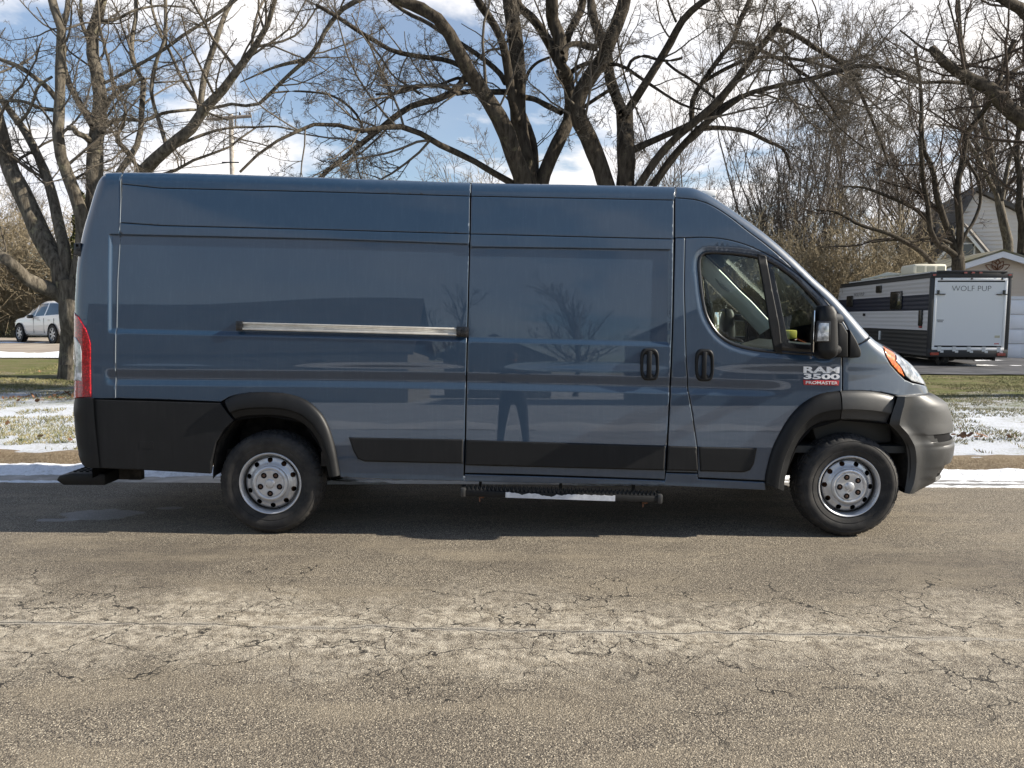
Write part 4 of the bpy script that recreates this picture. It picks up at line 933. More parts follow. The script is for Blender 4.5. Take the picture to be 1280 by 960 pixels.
def wheel(cx, cz, face_y, sg, seed, tw=.225):
    R = cz-.0; R = .366
    c = (cx, face_y, cz)
    w = MB().lathe([(.19, .03*sg), (.185, .08*sg), (.18, .20*sg), (0, .20*sg)], c, 40).build('wheel', M['under'], van)
    MB().lathe([(0, .075*sg), (.15, .075*sg), (.16, .10*sg)], c, 40).build('brake_drum', M['rust'], w)
    rim_face(w, c, sg, rot=seed*.37)
    # hub cap with five nuts set on black discs
    cp = MB().lathe([(0, -.012*sg), (.012, -.012*sg), (.026, -.009*sg), (.031, -.002*sg), (.034, .001*sg), (.048, .001*sg), (.052, .0*sg), (.094, .0*sg), (.098, .005*sg), (.103, .001*sg), (.112, -.001*sg), (.122, .004*sg), (.128, .013*sg), (.130, .026*sg)], (c[0], c[1]+.000*sg, c[2]), 64)
    hub = cp.build('hub_cap', M['rim'], w, auto=25)
    rl = MB()
    for k in range(5):
        a = 2*pi*(k+.5+.15*seed)/5
        for dr in (.084, ):
            pts_ = [np.array((c[0]+dr*cos(a+t), c[1]+.004*sg, c[2]+dr*sin(a+t))) for t in np.linspace(-.36, .36, 7)]; rl.tube(pts_, .0035, 6)
    rl.build('hub_ribs', M['rim'], hub)
    for k in range(5):
        a = pi/2+2*pi*(k)/5+(.35 if seed == 2 else pi); p = (c[0]+.071*cos(a), c[1], c[2]+.071*sin(a))
        MB().lathe([(.0245, .002*sg), (.0235, -.003*sg), (.0215, -.003*sg), (.0205, -.0005*sg)], p, 24).build('lug_ring', M['rim'], hub); MB().lathe([(.0207, -.0005*sg), (0, -.0010*sg)], p, 24).build('lug_shade_disc', M['black'], hub)  # flat black disc paints the shade of a recess round each nut
        MB().lathe([(.0125, .004*sg), (.011, -.003*sg), (.0, -.004*sg)], p, 6).build('lug_nut', M['nut'], w, auto=20)
    # tyre: lathe with tread blocks
    prof = [(.213, .016), (.222, .006), (.232, .0), (.240, -.001), (.252, -.006), (.262, -.008), (.266, -.0065), (.275, -.010), (.300, -.013), (.318, -.010), (.322, -.008), (.326, -.009), (.338, -.002), (.346, .004), (.352, .010), (.357, .018), (.361, .026), (.3635, .035), (.365, .048), (.358, .050), (.358, .056), (.366, .058), (.3665, .080), (.359, .082), (.359, .089), (.367, .091), (.367, .110)]
    tw_ = [(r, (tw-.012)-h) for r, h in prof[::-1][1:]]; full = prof+tw_; n = 240; V = []
    rr = np.random.default_rng(seed)
    for (r, h) in full:
        edge = .334 < r and (h < .056 or h > tw-.012-.056)
        for k in range(n):
            a = 2*pi*k/n; ph = k % 6; dr = 0
            if edge and ph == 0 and r > .345: dr = -.006
            if edge and ph == 3 and r > .357: dr = -.003
            if r > .36 and not edge and ((k+int(h*90)) % 5 == 0): dr = -.006
            rad_ = r+dr; zz = cz+rad_*sin(a)
            flat = max(0, (-cz+.0)-(rad_*sin(a)))     # squash at the contact patch
            bul = 0
            if zz < .03: bul = (0.03-zz)*.25
            zz = max(zz, .002)
            V.append((cx+rad_*cos(a), face_y+sg*(h-(bul if h < .1 else -bul)), zz))
    Fc = [(i*n+k, i*n+(k+1) % n, (i+1)*n+(k+1) % n, (i+1)*n+k) for i in range(len(full)-1) for k in range(n)]
    t = mk('tyre', V, Fc, M['tyre'], w, auto=28); bm = bmesh.new(); bm.from_mesh(t.data); bmesh.ops.recalc_face_normals(bm, faces=bm.faces); bm.to_mesh(t.data); bm.free()
    return w
WY = Y0+.022
for (px, py, sd__) in ((337.5, 607.5, 1), (1062, 611, 2)):
    p = at(px, py, WY); cz = p[2]
    cz = .366
    wheel(p[0], cz, WY, 1, sd__); wheel(p[0], cz, 2*YC-WY, -1, sd__+3)
# --- small marks: fuel cap side reflector, hinge, roof marker
MB().box(at(99, 312, Y0+.14), (.05, .05, .09)).box(at(98, 307, Y0+.13), (.03, .03, .03)).build('door_hinge', M['gloss_black'], van, bevel=.006)
b = MB(); p = at(883, 243.0, YC-.35); b.box(p, (.13, .10, .05)); b.build('roof_marker', M['white'], van, bevel=.01)
flat_poly('side_reflector', [(175.5, 551.5), (193, 552), (193, 560.5), (175.5, 560)], -.0135, M['plastic'], van, thick=.004)
# --- cab interior
def cab():
    ci = MB(); zf = at(950, 560, YC)[2]
    xw = at(1060, 430, YC)[0]
    ci.box((1.9, YC, .62), (1.9, 1.85, .05)); ci.build('cab_floor', M['dash'], van)
    ds = MB(); P = [(2.72, 0, 1.18), (2.55, 0, 1.335), (2.30, 0, 1.36), (2.10, 0, 1.30), (2.02, 0, 1.20), (2.10, 0, .95), (2.2, 0, .65), (2.75, 0, .65)]
    ds.prism([(x, Y0+.16, z) for x, y, z in P], (0, 2*(YC-Y0)-.32, 0)); d = ds.build('dashboard', M['dash'], van, bevel=.03)
    MB().lathe([(0, .05), (.055, .0), (.05, -.02), (0, -.02)], (2.02, YC+.5, 1.27), 20, 'x').build('gauge_pod', M['dash'], d)
    sw = MB(); c = np.array((1.86, YC+.47, 1.22)); ax = np.array((.55, 0, .83)); u = np.array((0, 1, 0)); v = np.cross(ax, u)
    ring_ = [c+.19*(cos(t)*u+sin(t)*v) for t in np.linspace(0, 2*pi, 37)]; sw.tube(ring_, .016, 8); sw.tube([c-v*.18, c, c+v*.05], .02, 8); sw.tube([c-u*.18, c, c+u*.18], .018, 8); sw.tube([c, c+np.array((.25, 0, -.25))], .03, 8); sw.lathe([(0, -.02), (.06, -.02), (.06, .02), (0, .02)], c, 16, 'z')
    sw.build('steering_wheel', M['dash'], van)
    for y in (YC-.5, YC+.5):
        s = MB().box((1.35, y, .92), (.5, .5, .16)); s.box((1.08, y, 1.28), (.14, .48, .66), Matrix.Rotation(-.18, 3, 'Y')); s.box((1.02, y, 1.70), (.10, .28, .18)); s.build('seat', M['seat'], van, bevel=.05, seg=3)
    # pale inner pillar trims and headliner
    for mir in (1,):
        V = []; idx = range(Cidx(905, 256), Cidx(1080, 412)); n = 0
        for i in idx:
            x, z = C[i]; yb = Y0+float(base_(x, z))
            for (dd, yy_) in ((.035, Cr[i]+.07), (.050, Cr[i]+.10), (.11, .105), (.15, .085), (.17, .06)):
                p = C[i]-Cn[i]*dd; yv = yb+yy_; V.append((p[0], yv if not mir else 2*YC-yv, p[1]))
            n += 1
        Fc = [(i*5+k, i*5+k+1, (i+1)*5+k+1, (i+1)*5+k) for i in range(n-1) for k in range(4)]
        pl = mk('pillar_trim', V, Fc, M['trim'], van, smooth=True)
        if mir:
            a = C[Cidx(1000, 332)]-Cn[Cidx(1000, 332)]*.10; yv = 2*YC-(Y0+float(base_(a[0], a[1]))+.112); tt = Tn[Cidx(1000, 332)]
            pp = [(a[0]+.10*cos(t)*tt[0]-.028*sin(t)*tt[1], yv, a[1]+.10*cos(t)*tt[1]+.028*sin(t)*tt[0]) for t in np.linspace(0, 2*pi, 25)[:-1]]
            MB().prism(pp, (0, -.006, 0)).build('pillar_vent', mat('vent_grey', (.16, .18, .16), .7), pl)
    hz = C[Cidx(900, 252)][1]
    MB().box((1.24, YC, at(900, 300, YC)[2]+.08), (.74, 1.66, .03)).build('headliner', M['trim'], van)
    MB().box((.86, YC, 1.42), (.03, 1.74, 1.7)).build('bulkhead', M['dash'], van)
    MB().box(at(986, 418, YC-.1), (.10, .10, .07)).build('rolled_tape', M['yellow'], van, bevel=.01)
cab()
# ================================================================== TREES
def tubes_mesh(name, groups, mats, parent=None):
    """groups: list of (P[N,K,3], R[N,K], sides, material index)"""
    Vs, Fs, Ms, b = [], [], [], 0
    for (P, R, n, mi) in groups:
        if len(P) == 0: continue
        Nn, K, _ = P.shape; T = np.gradient(P, axis=1); T /= np.linalg.norm(T, axis=2)[..., None]+1e-9
        ref = np.where(np.abs(T[:, :1, 2:3]) < .8, np.array([[[0, 0, 1.]]]), np.array([[[1., 0, 0]]])); ref = np.broadcast_to(ref, T.shape)
        A = np.cross(T, ref); A /= np.linalg.norm(A, axis=2)[..., None]+1e-9; B = np.cross(T, A)
        a = 2*pi*np.arange(n)/n
        V = P[:, :, None, :]+R[:, :, None, None]*(A[:, :, None, :]*np.cos(a)[None, None, :, None]+B[:, :, None, :]*np.sin(a)[None, None, :, None])
        Vs.append(V.reshape(-1, 3))
        i = np.arange(Nn)[:, None, None]*K*n; k = np.arange(K-1)[None, :, None]*n; j = np.arange(n)[None, None, :]; j2 = (j+1) % n
        q = np.stack([i+k+j, i+k+j2, i+k+n+j2, i+k+n+j], -1).reshape(-1, 4)+b
        Fs.append(q); Ms.append(np.full(len(q), mi)); b += Nn*K*n
    return mk(name, np.vstack(Vs), np.vstack(Fs), None, parent, smooth=True, mats=mats, midx=np.concatenate(Ms))
def spawn(r, P, R, per, lf, ang, k=6, tmin=.2, tmax=1., rf=.55, wander=.25, up=.1, minlen=.1, rmin=.003, Lref=None):
    """children for each parent polyline, vectorised"""
    Nn, K, _ = P.shape; L = np.linalg.norm(np.diff(P, axis=1), axis=2).sum(1) if Lref is None else Lref
    wl = L/max(1e-6, (L*L).sum()/L.sum()); cnt = r.poisson(per*1.25*np.clip(wl, 0, 2.2))
    idx = np.repeat(np.arange(Nn), cnt); m = len(idx)
    if m == 0: return np.zeros((0, k, 3)), np.zeros((0, k))
    t = r.uniform(tmin, tmax, m)*(K-1)*.999; i0 = t.astype(int); f = (t-i0)[:, None]
    p = P[idx, i0]*(1-f)+P[idx, i0+1]*f; tg = P[idx, i0+1]-P[idx, i0]; tg /= np.linalg.norm(tg, axis=1)[:, None]+1e-9
    rp = R[idx, i0]*(1-f[:, 0])+R[idx, i0+1]*f[:, 0]
    rv = r.normal(size=(m, 3)); rv -= (rv*tg).sum(1)[:, None]*tg; rv /= np.linalg.norm(rv, axis=1)[:, None]+1e-9
    a = np.radians(r.uniform(*ang, m))[:, None]; d = tg*np.cos(a)+rv*np.sin(a)
    ln = L[idx]*lf*r.uniform(.5, 1.3, m)*(1-.45*t/(K-1)); ln = np.maximum(ln, minlen); st = (ln/(k-1))[:, None]
    Q = np.zeros((m, k, 3)); Q[:, 0] = p
    for s in range(1, k):
        d = d+r.normal(size=(m, 3))*wander+np.array([0, 0, up]); d /= np.linalg.norm(d, axis=1)[:, None]; Q[:, s] = Q[:, s-1]+d*st
    r0 = np.maximum(np.minimum(rp*rf, ln*.0135+.002), rmin); RR = r0[:, None]*np.linspace(1, .45, k)[None]
    return Q, np.maximum(RR, rmin*.8)
def limb_arr(P, R, K=14):
    A = np.column_stack([P, R]); B = resample(catmull(A, n=5), K); return B[:, :3], B[:, 3]
def traced(limbs, base, seed, depth, spread=.8):
    """limbs: list of (pixel polyline, (w0, w1), depth offset). returns arrays K=14 in world space"""
    r = np.random.default_rng(seed); Ps, Rs = [], []
    for (pts, (w0, w1), dz) in limbs:
        n = len(pts); d0, d1 = dz if isinstance(dz, tuple) else (0, dz)
        Y = depth+np.linspace(d0, d1, n)+np.r_[0, r.normal(0, .12*spread, n-1)]
        P = np.array([at(a, b, y) for (a, b), y in zip(pts, Y)]); w = np.linspace(w0, w1, n); R = w/2/F*Y
        p, q = limb_arr(P, R, 16); Ps.append(p); Rs.append(q)
    return np.array(Ps), np.array(Rs)
def crown(r, LP, LR, plan):
    """plan: list of dict per level"""
    groups = []; P, R = LP, LR; allp = [(P, R)]
    for lv in plan:
        src = allp[-1] if not lv.get('all') else None
        if src is None:
            outp, outr = [], []
            for (p, q) in allp[-2:]:
                a, b_ = spawn(r, p, q, **lv['k']); outp.append(a); outr.append(b_)
            P, R = np.concatenate(outp), np.concatenate(outr)
        else: P, R = spawn(r, *src, **lv['k'])
        allp.append((P, R)); groups.append((P, R, lv['n'], lv.get('m', 0)))
    return groups
def trunk_mesh(name, LP, LR, m, parent, n=14, bumpy=.06, seed=1):
    o = tubes_mesh(name, [(LP, LR, n, 0)], [m], parent)
    V = np.zeros(len(o.data.vertices)*3); o.data.vertices.foreach_get('co', V); V = V.reshape(-1, 3)
    # lumpy bark outline
    K = LP.shape[1]; cen = np.repeat(LP.reshape(-1, 3), n, 0)-wloc(parent); d = V-cen
    w = 1+bumpy*np.array(wob(V[:, 0]*2+V[:, 1], V[:, 2]*1.3, 4.2, seed)); V = cen+d*w[:, None]; o.data.vertices.foreach_set('co', V.ravel()); o.data.update(); return o
def base_pt(x, y): return (float(x), float(y), float(gz(x, y)))
STD = [dict(k=dict(per=6.5, lf=.42, ang=(30, 70), k=8, tmin=.34, rf=.5, wander=.16, up=.05), n=5),
       dict(k=dict(per=6, lf=.45, ang=(30, 75), k=6, tmin=.2, rf=.5, wander=.22, up=.03, rmin=.0045), n=4),
       dict(k=dict(per=6.5, lf=.42, ang=(30, 80), k=5, tmin=.15, rf=.5, wander=.28, up=.03, rmin=.0032, minlen=.08), n=3),
       dict(k=dict(per=3.2, lf=.42, ang=(30, 80), k=3, tmin=.2, rf=.6, wander=.3, up=.03, rmin=.0026, minlen=.05), n=3)]
def big_tree(label, limbs, bxy, depth, seed, tm, wm, plan=STD, tilt=None, nm='bare_tree', group=None, flare=None):
    t = thing(nm, label, 'tree', base_pt(*bxy), group=group); r = np.random.default_rng(seed)
    LP, LR = traced(limbs, bxy, seed, depth)
    ntr = 1
    tr = trunk_mesh('trunk', LP[:ntr], LR[:ntr], tm, t, 20, .07, seed)
    lb = trunk_mesh('limbs', LP[ntr:], LR[ntr:], tm, t, 12, .07, seed+1); 
    g = crown(r, LP[1:], LR[1:], plan); tubes_mesh('twigs', g, [wm], t); return t
# --- left tree at the lawn
A_D = 15.6
TA = [([(98, 484), (96, 476), (95, 455), (95, 425), (94, 400), (91, 375), (86, 350)], (40, 32), 0),
      ([(80, 372), (69, 365), (42, 354), (25, 341), (12, 328), (0, 317), (-30, 292), (-70, 262), (-120, 215)], (21, 8), -1.5),
      ([(82, 360), (77, 333), (58, 308), (40, 269), (25, 237), (13, 212), (5, 187), (-2, 155), (-18, 110), (-40, 50), (-60, -20)], (27, 12), .6),
      ([(83, 352), (81, 317), (73, 277), (64.6, 241), (56, 215), (47, 194), (32, 165), (15, 142), (2, 124), (-20, 100)], (15, 6), 1.5),
      ([(88, 370), (100, 325), (104, 283), (98, 258), (92, 237), (83, 215), (77, 198), (72, 162), (75, 130), (75, 95), (76, 65), (77, 38), (68, 10), (60, -20)], (17, 9), -.6),
      ([(77, 38), (84, 14), (85, -5), (88, -40)], (7, 4), .3),
      ([(94, 380), (106, 340), (114, 290), (118, 240), (119, 190), (120, 162), (126, 140), (125, 112), (117, 75), (115, 45), (122, 20), (128, 0), (134, -40)], (22, 10), .4),
      ([(116, 158), (108, 143), (100, 130), (92, 116), (85, 102), (80, 82), (78, 66)], (9, 6), .9),
      ([(113, 45), (107, 42), (102, 25), (101, 0), (99, -30)], (5, 4), .3),
      ([(127, 165), (134, 155), (145, 150), (162, 149), (180, 151), (202, 142), (220, 139), (247, 137), (262, 142), (285, 150)], (6, 2.5), .7),
      ([(133, 130), (139, 121), (147, 115), (160, 108), (172, 100), (180, 98)], (6, 3.5), -.5),
      ([(125, 27), (135, 26), (150, 22), (163, 15), (175, 11), (200, 7), (232, 9)], (4.5, 2), .4),
      ([(98, 385), (120, 335), (143, 270), (165, 235), (180, 214), (197, 196), (215, 180), (240, 160), (252, 140), (270, 122), (287, 102), (302, 80), (312, 66), (322, 55), (335, 30), (345, -5)], (20, 5), -1.6),
      ([(250, 142), (252, 118), (257, 90), (266, 62), (274, 38), (283, 14), (293, -5), (300, -30)], (8, 5), .5),
      ([(249, 132), (240, 117), (232, 106), (224, 92), (220, 82), (212, 64), (204, 50), (196, 30), (190, 10), (186, -15)], (4.5, 3), .8),
      ([(130, 250), (151, 212), (160, 200), (168, 188), (175, 170), (177, 140), (179, 112), (178, 98), (170, 86), (165, 75), (165, 50), (170, 20), (170, -20)], (8, 4.5), .8),
      ([(207, 180), (203, 165), (197, 147), (192, 130), (189, 113), (192, 92), (195, 77), (203, 58), (207, 45), (207, 0), (208, -30)], (5, 4), .3),
      ([(130, 104), (150, 94), (172, 82), (192, 70), (212, 57), (232, 42), (252, 30), (272, 17), (292, 2), (310, -15)], (3.5, 4), -.4),
      ([(212, 185), (225, 181), (237, 175), (255, 168), (275, 162), (297, 159), (320, 159), (345, 158), (370, 163)], (4.5, 2), .3),
      ([(255, 138), (290, 130), (320, 132), (345, 109), (365, 90), (382, 75), (398, 56), (405, 42), (412, 31), (425, 14), (440, 4), (460, -5)], (3.5, 6), -.6),
      ([(300, 103), (320, 94), (338, 86), (357, 80), (381, 75)], (1.2, 5), -.4),
      ([(75, 130), (60, 110), (45, 98), (25, 84), (0, 74), (-30, 60)], (7, 4), -.5),
      ([(72, 138), (50, 135), (30, 127), (8, 126), (-20, 128)], (5, 3), -.5),
      ([(20, 155), (32, 145), (42, 125), (48, 108), (65, 96)], (4, 3), -.6),
      ([(111, 175), (105, 170), (96, 166), (92, 160), (86, 160)], (8, 6), -.6)]
big_tree('large bare grey tree on the left lawn, forking beside the rear of the van', TA, gpt(98, 484, .15)[:2] , A_D, 11, M['bark'], M['twig_pale'])
# root flare of that tree
def root_flare(px, py, depth, m):
    t = [o for o in bpy.data.objects if o.name == 'bare_tree'][0]
    c = at(px, py, depth); P = []; R = []
    for k in range(7):
        a = 2*pi*k/7+.3; p = np.array([[c[0]+cos(a)*.16, depth+sin(a)*.16, c[2]+.42], [c[0]+cos(a)*.26, depth+sin(a)*.26, c[2]+.16], [c[0]+cos(a)*.42, depth+sin(a)*.42, c[2]+.03], [c[0]+cos(a)*.75, depth+sin(a)*.75, c[2]-.06]])
        q = resample(catmull(p, n=4), 16); P.append(q); R.append(np.linspace(.19, .05, 16))
    tubes_mesh('root_flare', [(np.array(P), np.array(R), 10, 0)], [m], t)
root_flare(98, 484, A_D, M['bark'])
# --- two trees right behind the van
TC = [([(666, 480), (666, 430), (667, 380), (667, 320), (666, 275), (664, 250)], (58, 50), 0),
      ([(660, 262), (657, 228), (645, 204), (632, 162), (621, 143), (610, 125), (598, 108), (587, 92), (572, 62), (560, 40), (545, 22), (515, 5), (490, -4), (460, -30)], (24, 12), -1.5),
      ([(664, 262), (663, 225), (653, 182), (647, 140), (647, 87), (643, 40), (637, 0), (634, -50)], (22, 17), .2),
      ([(646, 150), (640, 125), (635, 87), (627, 50), (612, 22), (597, 0), (584, -30)], (11, 9), -.9),
      ([(668, 262), (668, 225), (667, 190), (662, 166), (656, 150), (650, 135)], (13, 9), .9),
      ([(672, 258), (677, 225), (692, 190), (704, 166), (711, 148), (713, 120), (708, 95), (692, 65), (682, 45), (665, 22), (652, 12), (640, -10)], (18, 9), .5),
      ([(709, 98), (702, 84), (700, 50), (691, 25), (690, 0), (685, -45)], (17, 15), -.3),
      ([(705, 74), (707, 58), (712, 40), (720, 25), (727, 10), (730, -20)], (10, 9), .7),
      ([(664, 240), (640, 229), (615, 215), (585, 197), (557, 185), (535, 172), (515, 162), (490, 157), (468, 163), (452, 164), (427, 157), (395, 155), (370, 165), (345, 177), (320, 195), (300, 215)], (9, 3), -2.2),
      ([(583, 95), (570, 112), (545, 125), (520, 130), (495, 145), (470, 165), (445, 185), (420, 205), (402, 220), (385, 240)], (9, 5), -1.2),
      ([(577, 83), (557, 75), (520, 70), (492, 64), (470, 52), (445, 37), (420, 20), (395, 6)], (6.5, 4.5), -1.2),
      ([(645, 116), (632, 115), (607, 115), (585, 114), (570, 117), (555, 108), (530, 107), (500, 116), (470, 118)], (8, 3), -.8),
      ([(650, 120), (657, 122), (668, 124), (680, 130), (692, 136), (702, 141)], (7, 7), .4),
      ([(632, 104), (630, 98), (615, 82), (595, 67), (575, 54), (552, 40), (532, 27), (510, 17), (490, 3), (470, -15)], (7, 4), .8),
      ([(457, 45), (465, 58), (475, 70), (483, 83), (492, 95), (510, 108), (525, 118)], (3, 2), .2),
      ([(580, 98), (570, 98), (545, 107), (520, 107), (500, 112), (475, 130), (455, 142)], (4, 2), -.3),
      ([(455, 165), (447, 145), (430, 128), (410, 118), (388, 115), (365, 114), (340, 116)], (3.5, 2), .4),
      ([(657, 100), (662, 88), (672, 78), (686, 72)], (4, 3), -.4),
      ([(712, 92), (725, 82), (740, 79), (755, 80), (777, 82), (800, 97), (830, 117), (855, 132), (877, 137)], (6, 2.5), -.6),
      ([(635, 50), (628, 60), (615, 62), (603, 68), (592, 80)], (3, 2), -.5)]
big_tree('bare dark tree with several stems fanning out above the middle of the van roof', TC, (gpt(666, 480, .14)[0]*.0+at(666, 480, 13.4)[0], 13.4), 13.4, 12, M['bark_dark'], M['twig_pale'])
TD = [([(778, 480), (776, 430), (774, 380), (772, 320), (771, 285), (770, 262)], (56, 46), 0),
      ([(766, 270), (757, 228), (745, 195), (730, 160), (720, 140), (725, 117), (740, 93), (755, 70), (767, 42), (777, 15), (781, 0), (790, -40)], (23, 14), -.8),
      ([(776, 275), (782, 228), (782, 185), (781, 155), (780, 138)], (24, 20), .3),
      ([(779, 142), (772, 125), (762, 95), (760, 72), (750, 45), (741, 20), (739, 0), (734, -35)], (14, 11), .8),
      ([(782, 142), (790, 130), (805, 107), (822, 80), (837, 55), (852, 27), (872, 7), (890, -5), (915, -25)], (11, 7), -.8),
      ([(786, 190), (800, 184), (817, 175), (837, 167), (860, 157), (880, 146), (905, 132), (930, 119), (960, 110), (1005, 100), (1040, 92), (1075, 82), (1120, 88), (1150, 100)], (9, 4), -.7),
      ([(780, 270), (800, 230), (832, 185), (865, 155), (892, 132), (920, 100), (940, 72), (960, 47), (975, 29)], (11, 7), -1.8),
      ([(785, 275), (817, 230), (845, 192), (870, 165), (900, 140), (927, 120)], (11, 7), -.6),
      ([(865, 153), (866, 125), (880, 100), (900, 72), (917, 50), (925, 25), (937, 0), (945, -30)], (7, 5), -.2),
      ([(968, 36), (983, 38), (997, 45), (1022, 62), (1045, 75), (1062, 90), (1075, 115), (1092, 155), (1102, 180), (1112, 210)], (7, 2.5), .3),
      ([(870, 160), (905, 160), (935, 165), (960, 177), (980, 187), (988, 212)], (6, 3), .6),
      ([(917, 52), (935, 55), (955, 65), (980, 77), (1015, 100), (1030, 120), (1050, 150)], (5.5, 2.5), -.3),
      ([(880, 102), (905, 87), (940, 73), (975, 72), (1012, 77), (1040, 85), (1075, 95)], (5, 3), .5),
      ([(741, 95), (752, 90), (762, 83)], (4, 3), .3),
      ([(722, 140), (738, 128), (758, 115), (768, 108)], (5, 4), .3),
      ([(783, 90), (790, 75), (805, 70), (820, 74), (835, 76), (852, 73)], (4.5, 3), -.4),
      ([(833, 78), (845, 88), (860, 97), (875, 108), (892, 122)], (3.5, 3), -.6),
      ([(845, 27), (838, 10), (832, -10)], (3, 2), .3),
      ([(747, 60), (735, 58), (725, 55), (712, 56), (703, 66)], (9, 6), -.3),
      ([(770, 30), (775, 70), (785, 110), (797, 140), (805, 160), (808, 175)], (2.5, 1.5), -1.2),
      ([(960, 48), (975, 57), (990, 80), (1010, 110), (1030, 140), (1055, 165), (1080, 185)], (3, 1.5), -.6)]
PD = [dict(STD[0]), STD[1], STD[2], STD[3]]
big_tree('bare dark twin stemmed tree above the sliding door, long limbs reaching right', TD, (at(778, 480, 13.0)[0], 13.0), 13.0, 13, M['bark_dark'], M['twig_pale'], plan=PD)
# --- right, behind the trailer
E_D = 27.8
PE = [dict(k=dict(per=8, lf=.42, ang=(25, 65), k=7, tmin=.2, rf=.5, wander=.16, up=.10), n=4),
      dict(k=dict(per=7, lf=.48, ang=(25, 70), k=5, tmin=.15, rf=.5, wander=.2, up=.08, rmin=.009), n=3),
      dict(k=dict(per=5, lf=.45, ang=(25, 75), k=4, tmin=.15, rf=.6, wander=.25, up=.05, rmin=.0075, minlen=.2), n=3)]
TE = [([(1198, 440), (1198, 400), (1198, 360), (1198, 335), (1197, 318)], (16, 14), 0),
      ([(1198, 322), (1200, 300), (1200, 280), (1198, 255), (1196, 232), (1201, 214), (1205, 190), (1208, 166), (1219, 153), (1236, 129), (1247, 105), (1255, 80), (1268, 50)], (9, 5), .5),
      ([(1196, 318), (1190, 300), (1182, 280), (1175, 259), (1169, 236), (1167, 214), (1160, 199), (1153, 180), (1152, 140), (1150, 100), (1144, 60)], (8.5, 3.5), -.6),
      ([(1195, 320), (1184, 312), (1173, 306), (1163, 288), (1160, 259), (1154, 227), (1152, 199), (1150, 175), (1152, 130)], (8, 4), -1),
      ([(1162, 278), (1145, 262), (1120, 250), (1096, 240), (1077, 234), (1055, 233)], (5, 2.5), -1),
      ([(1203, 302), (1208, 290), (1216, 279), (1225, 255), (1224, 229), (1214, 210), (1205, 195)], (4.5, 3), .4),
      ([(1185, 350), (1162, 326), (1152, 315), (1134, 304), (1111, 292), (1077, 282), (1055, 270), (1040, 263), (1020, 262)], (7, 2.5), -1.5),
      ([(1190, 305), (1175, 299), (1160, 298), (1140, 302), (1115, 300), (1090, 303)], (4, 2), -.6),
      ([(1175, 262), (1165, 255), (1155, 245), (1140, 236), (1120, 232), (1100, 225)], (3.5, 2), .5)]
big_tree('bare tree behind the travel trailer with four curved stems forking low', TE, (at(1198, 440, E_D)[0], E_D), E_D, 21, M['bark_dark'], M['twig_dark'], plan=PE)
TF = [([(1262, 440), (1262, 400), (1262, 360), (1262, 335), (1261, 318)], (14, 12), 0),
      ([(1261, 322), (1259, 296), (1252, 272), (1248, 245), (1241, 208), (1236, 178), (1223, 142), (1212, 110), (1206, 80), (1200, 40), (1198, 0)], (11, 4), .4),
      ([(1250, 258), (1244, 240), (1235, 224), (1224, 199), (1212, 180), (1200, 150)], (6, 3), -.8),
      ([(1252, 250), (1256, 230), (1261, 202), (1268, 186), (1272, 175), (1278, 140), (1275, 100)], (5.5, 3.5), .6),
      ([(1240, 205), (1228, 190), (1214, 172), (1195, 160), (1170, 155)], (3.5, 2), -.6)]
big_tree('bare tree with a forked trunk in front of the siding house, above the garage roof', TF, (at(1262, 440, 33.0)[0], 33.0), 33.0, 22, M['bark'], M['twig_dark'], plan=PE)
TG = [([(1277, 440), (1277, 400), (1277, 360), (1276, 335), (1276, 318)], (11, 9), 0),
      ([(1276, 320), (1278, 285), (1273, 255), (1276, 232), (1273, 205), (1270, 188), (1276, 150), (1283, 100), (1280, 50), (1284, 0)], (9, 4), .4),
      ([(1276, 270), (1285, 240), (1296, 210), (1305, 170)], (6, 3), .4),
      ([(1272, 200), (1262, 180), (1258, 150), (1262, 120)], (3, 2), .4)]
big_tree('slender bare tree at the right edge of the picture beside the siding house', TG, (at(1277, 440, 31.5)[0], 31.5), 31.5, 23, M['bark_dark'], M['twig_dark'], plan=PE)
# near tree outside the right edge reaching in
H_D = 14.5
TH = [([(1420, 495), (1420, 440), (1418, 380), (1414, 320), (1408, 280)], (44, 36), 0),
      ([(1410, 290), (1375, 245), (1340, 205), (1310, 172), (1280, 150), (1262, 137), (1247, 122), (1232, 107), (1210, 97), (1192, 87), (1175, 73), (1164, 60)], (26, 9), -.8),
      ([(1170, 66), (1158, 62), (1149, 57), (1133, 44), (1125, 38)], (3, 2), .1),
      ([(1222, 102), (1205, 104), (1180, 102), (1149, 103), (1122, 94), (1098, 81), (1070, 82), (1040, 72), (1010, 74)], (5, 2.5), -.5),
      ([(1412, 280), (1380, 180), (1345, 100), (1310, 50), (1280, 14), (1262, 4), (1245, -6), (1225, -25)], (18, 9), -.3),
      ([(1245, 118), (1252, 105), (1262, 92), (1280, 80), (1300, 60)], (5, 4), .6),
      ([(1240, 118), (1236, 130), (1226, 145), (1214, 156), (1208, 166)], (6, 3), 1.2),
      ([(1210, 97), (1204, 85), (1200, 60), (1193, 30), (1185, 0)], (3, 2), .5)]
big_tree('thick rough limbs of a bare tree reaching in from beyond the right edge', TH, (at(1420, 495, H_D)[0], H_D), H_D, 24, M['bark_dark'], M['twig_dark'], plan=STD)
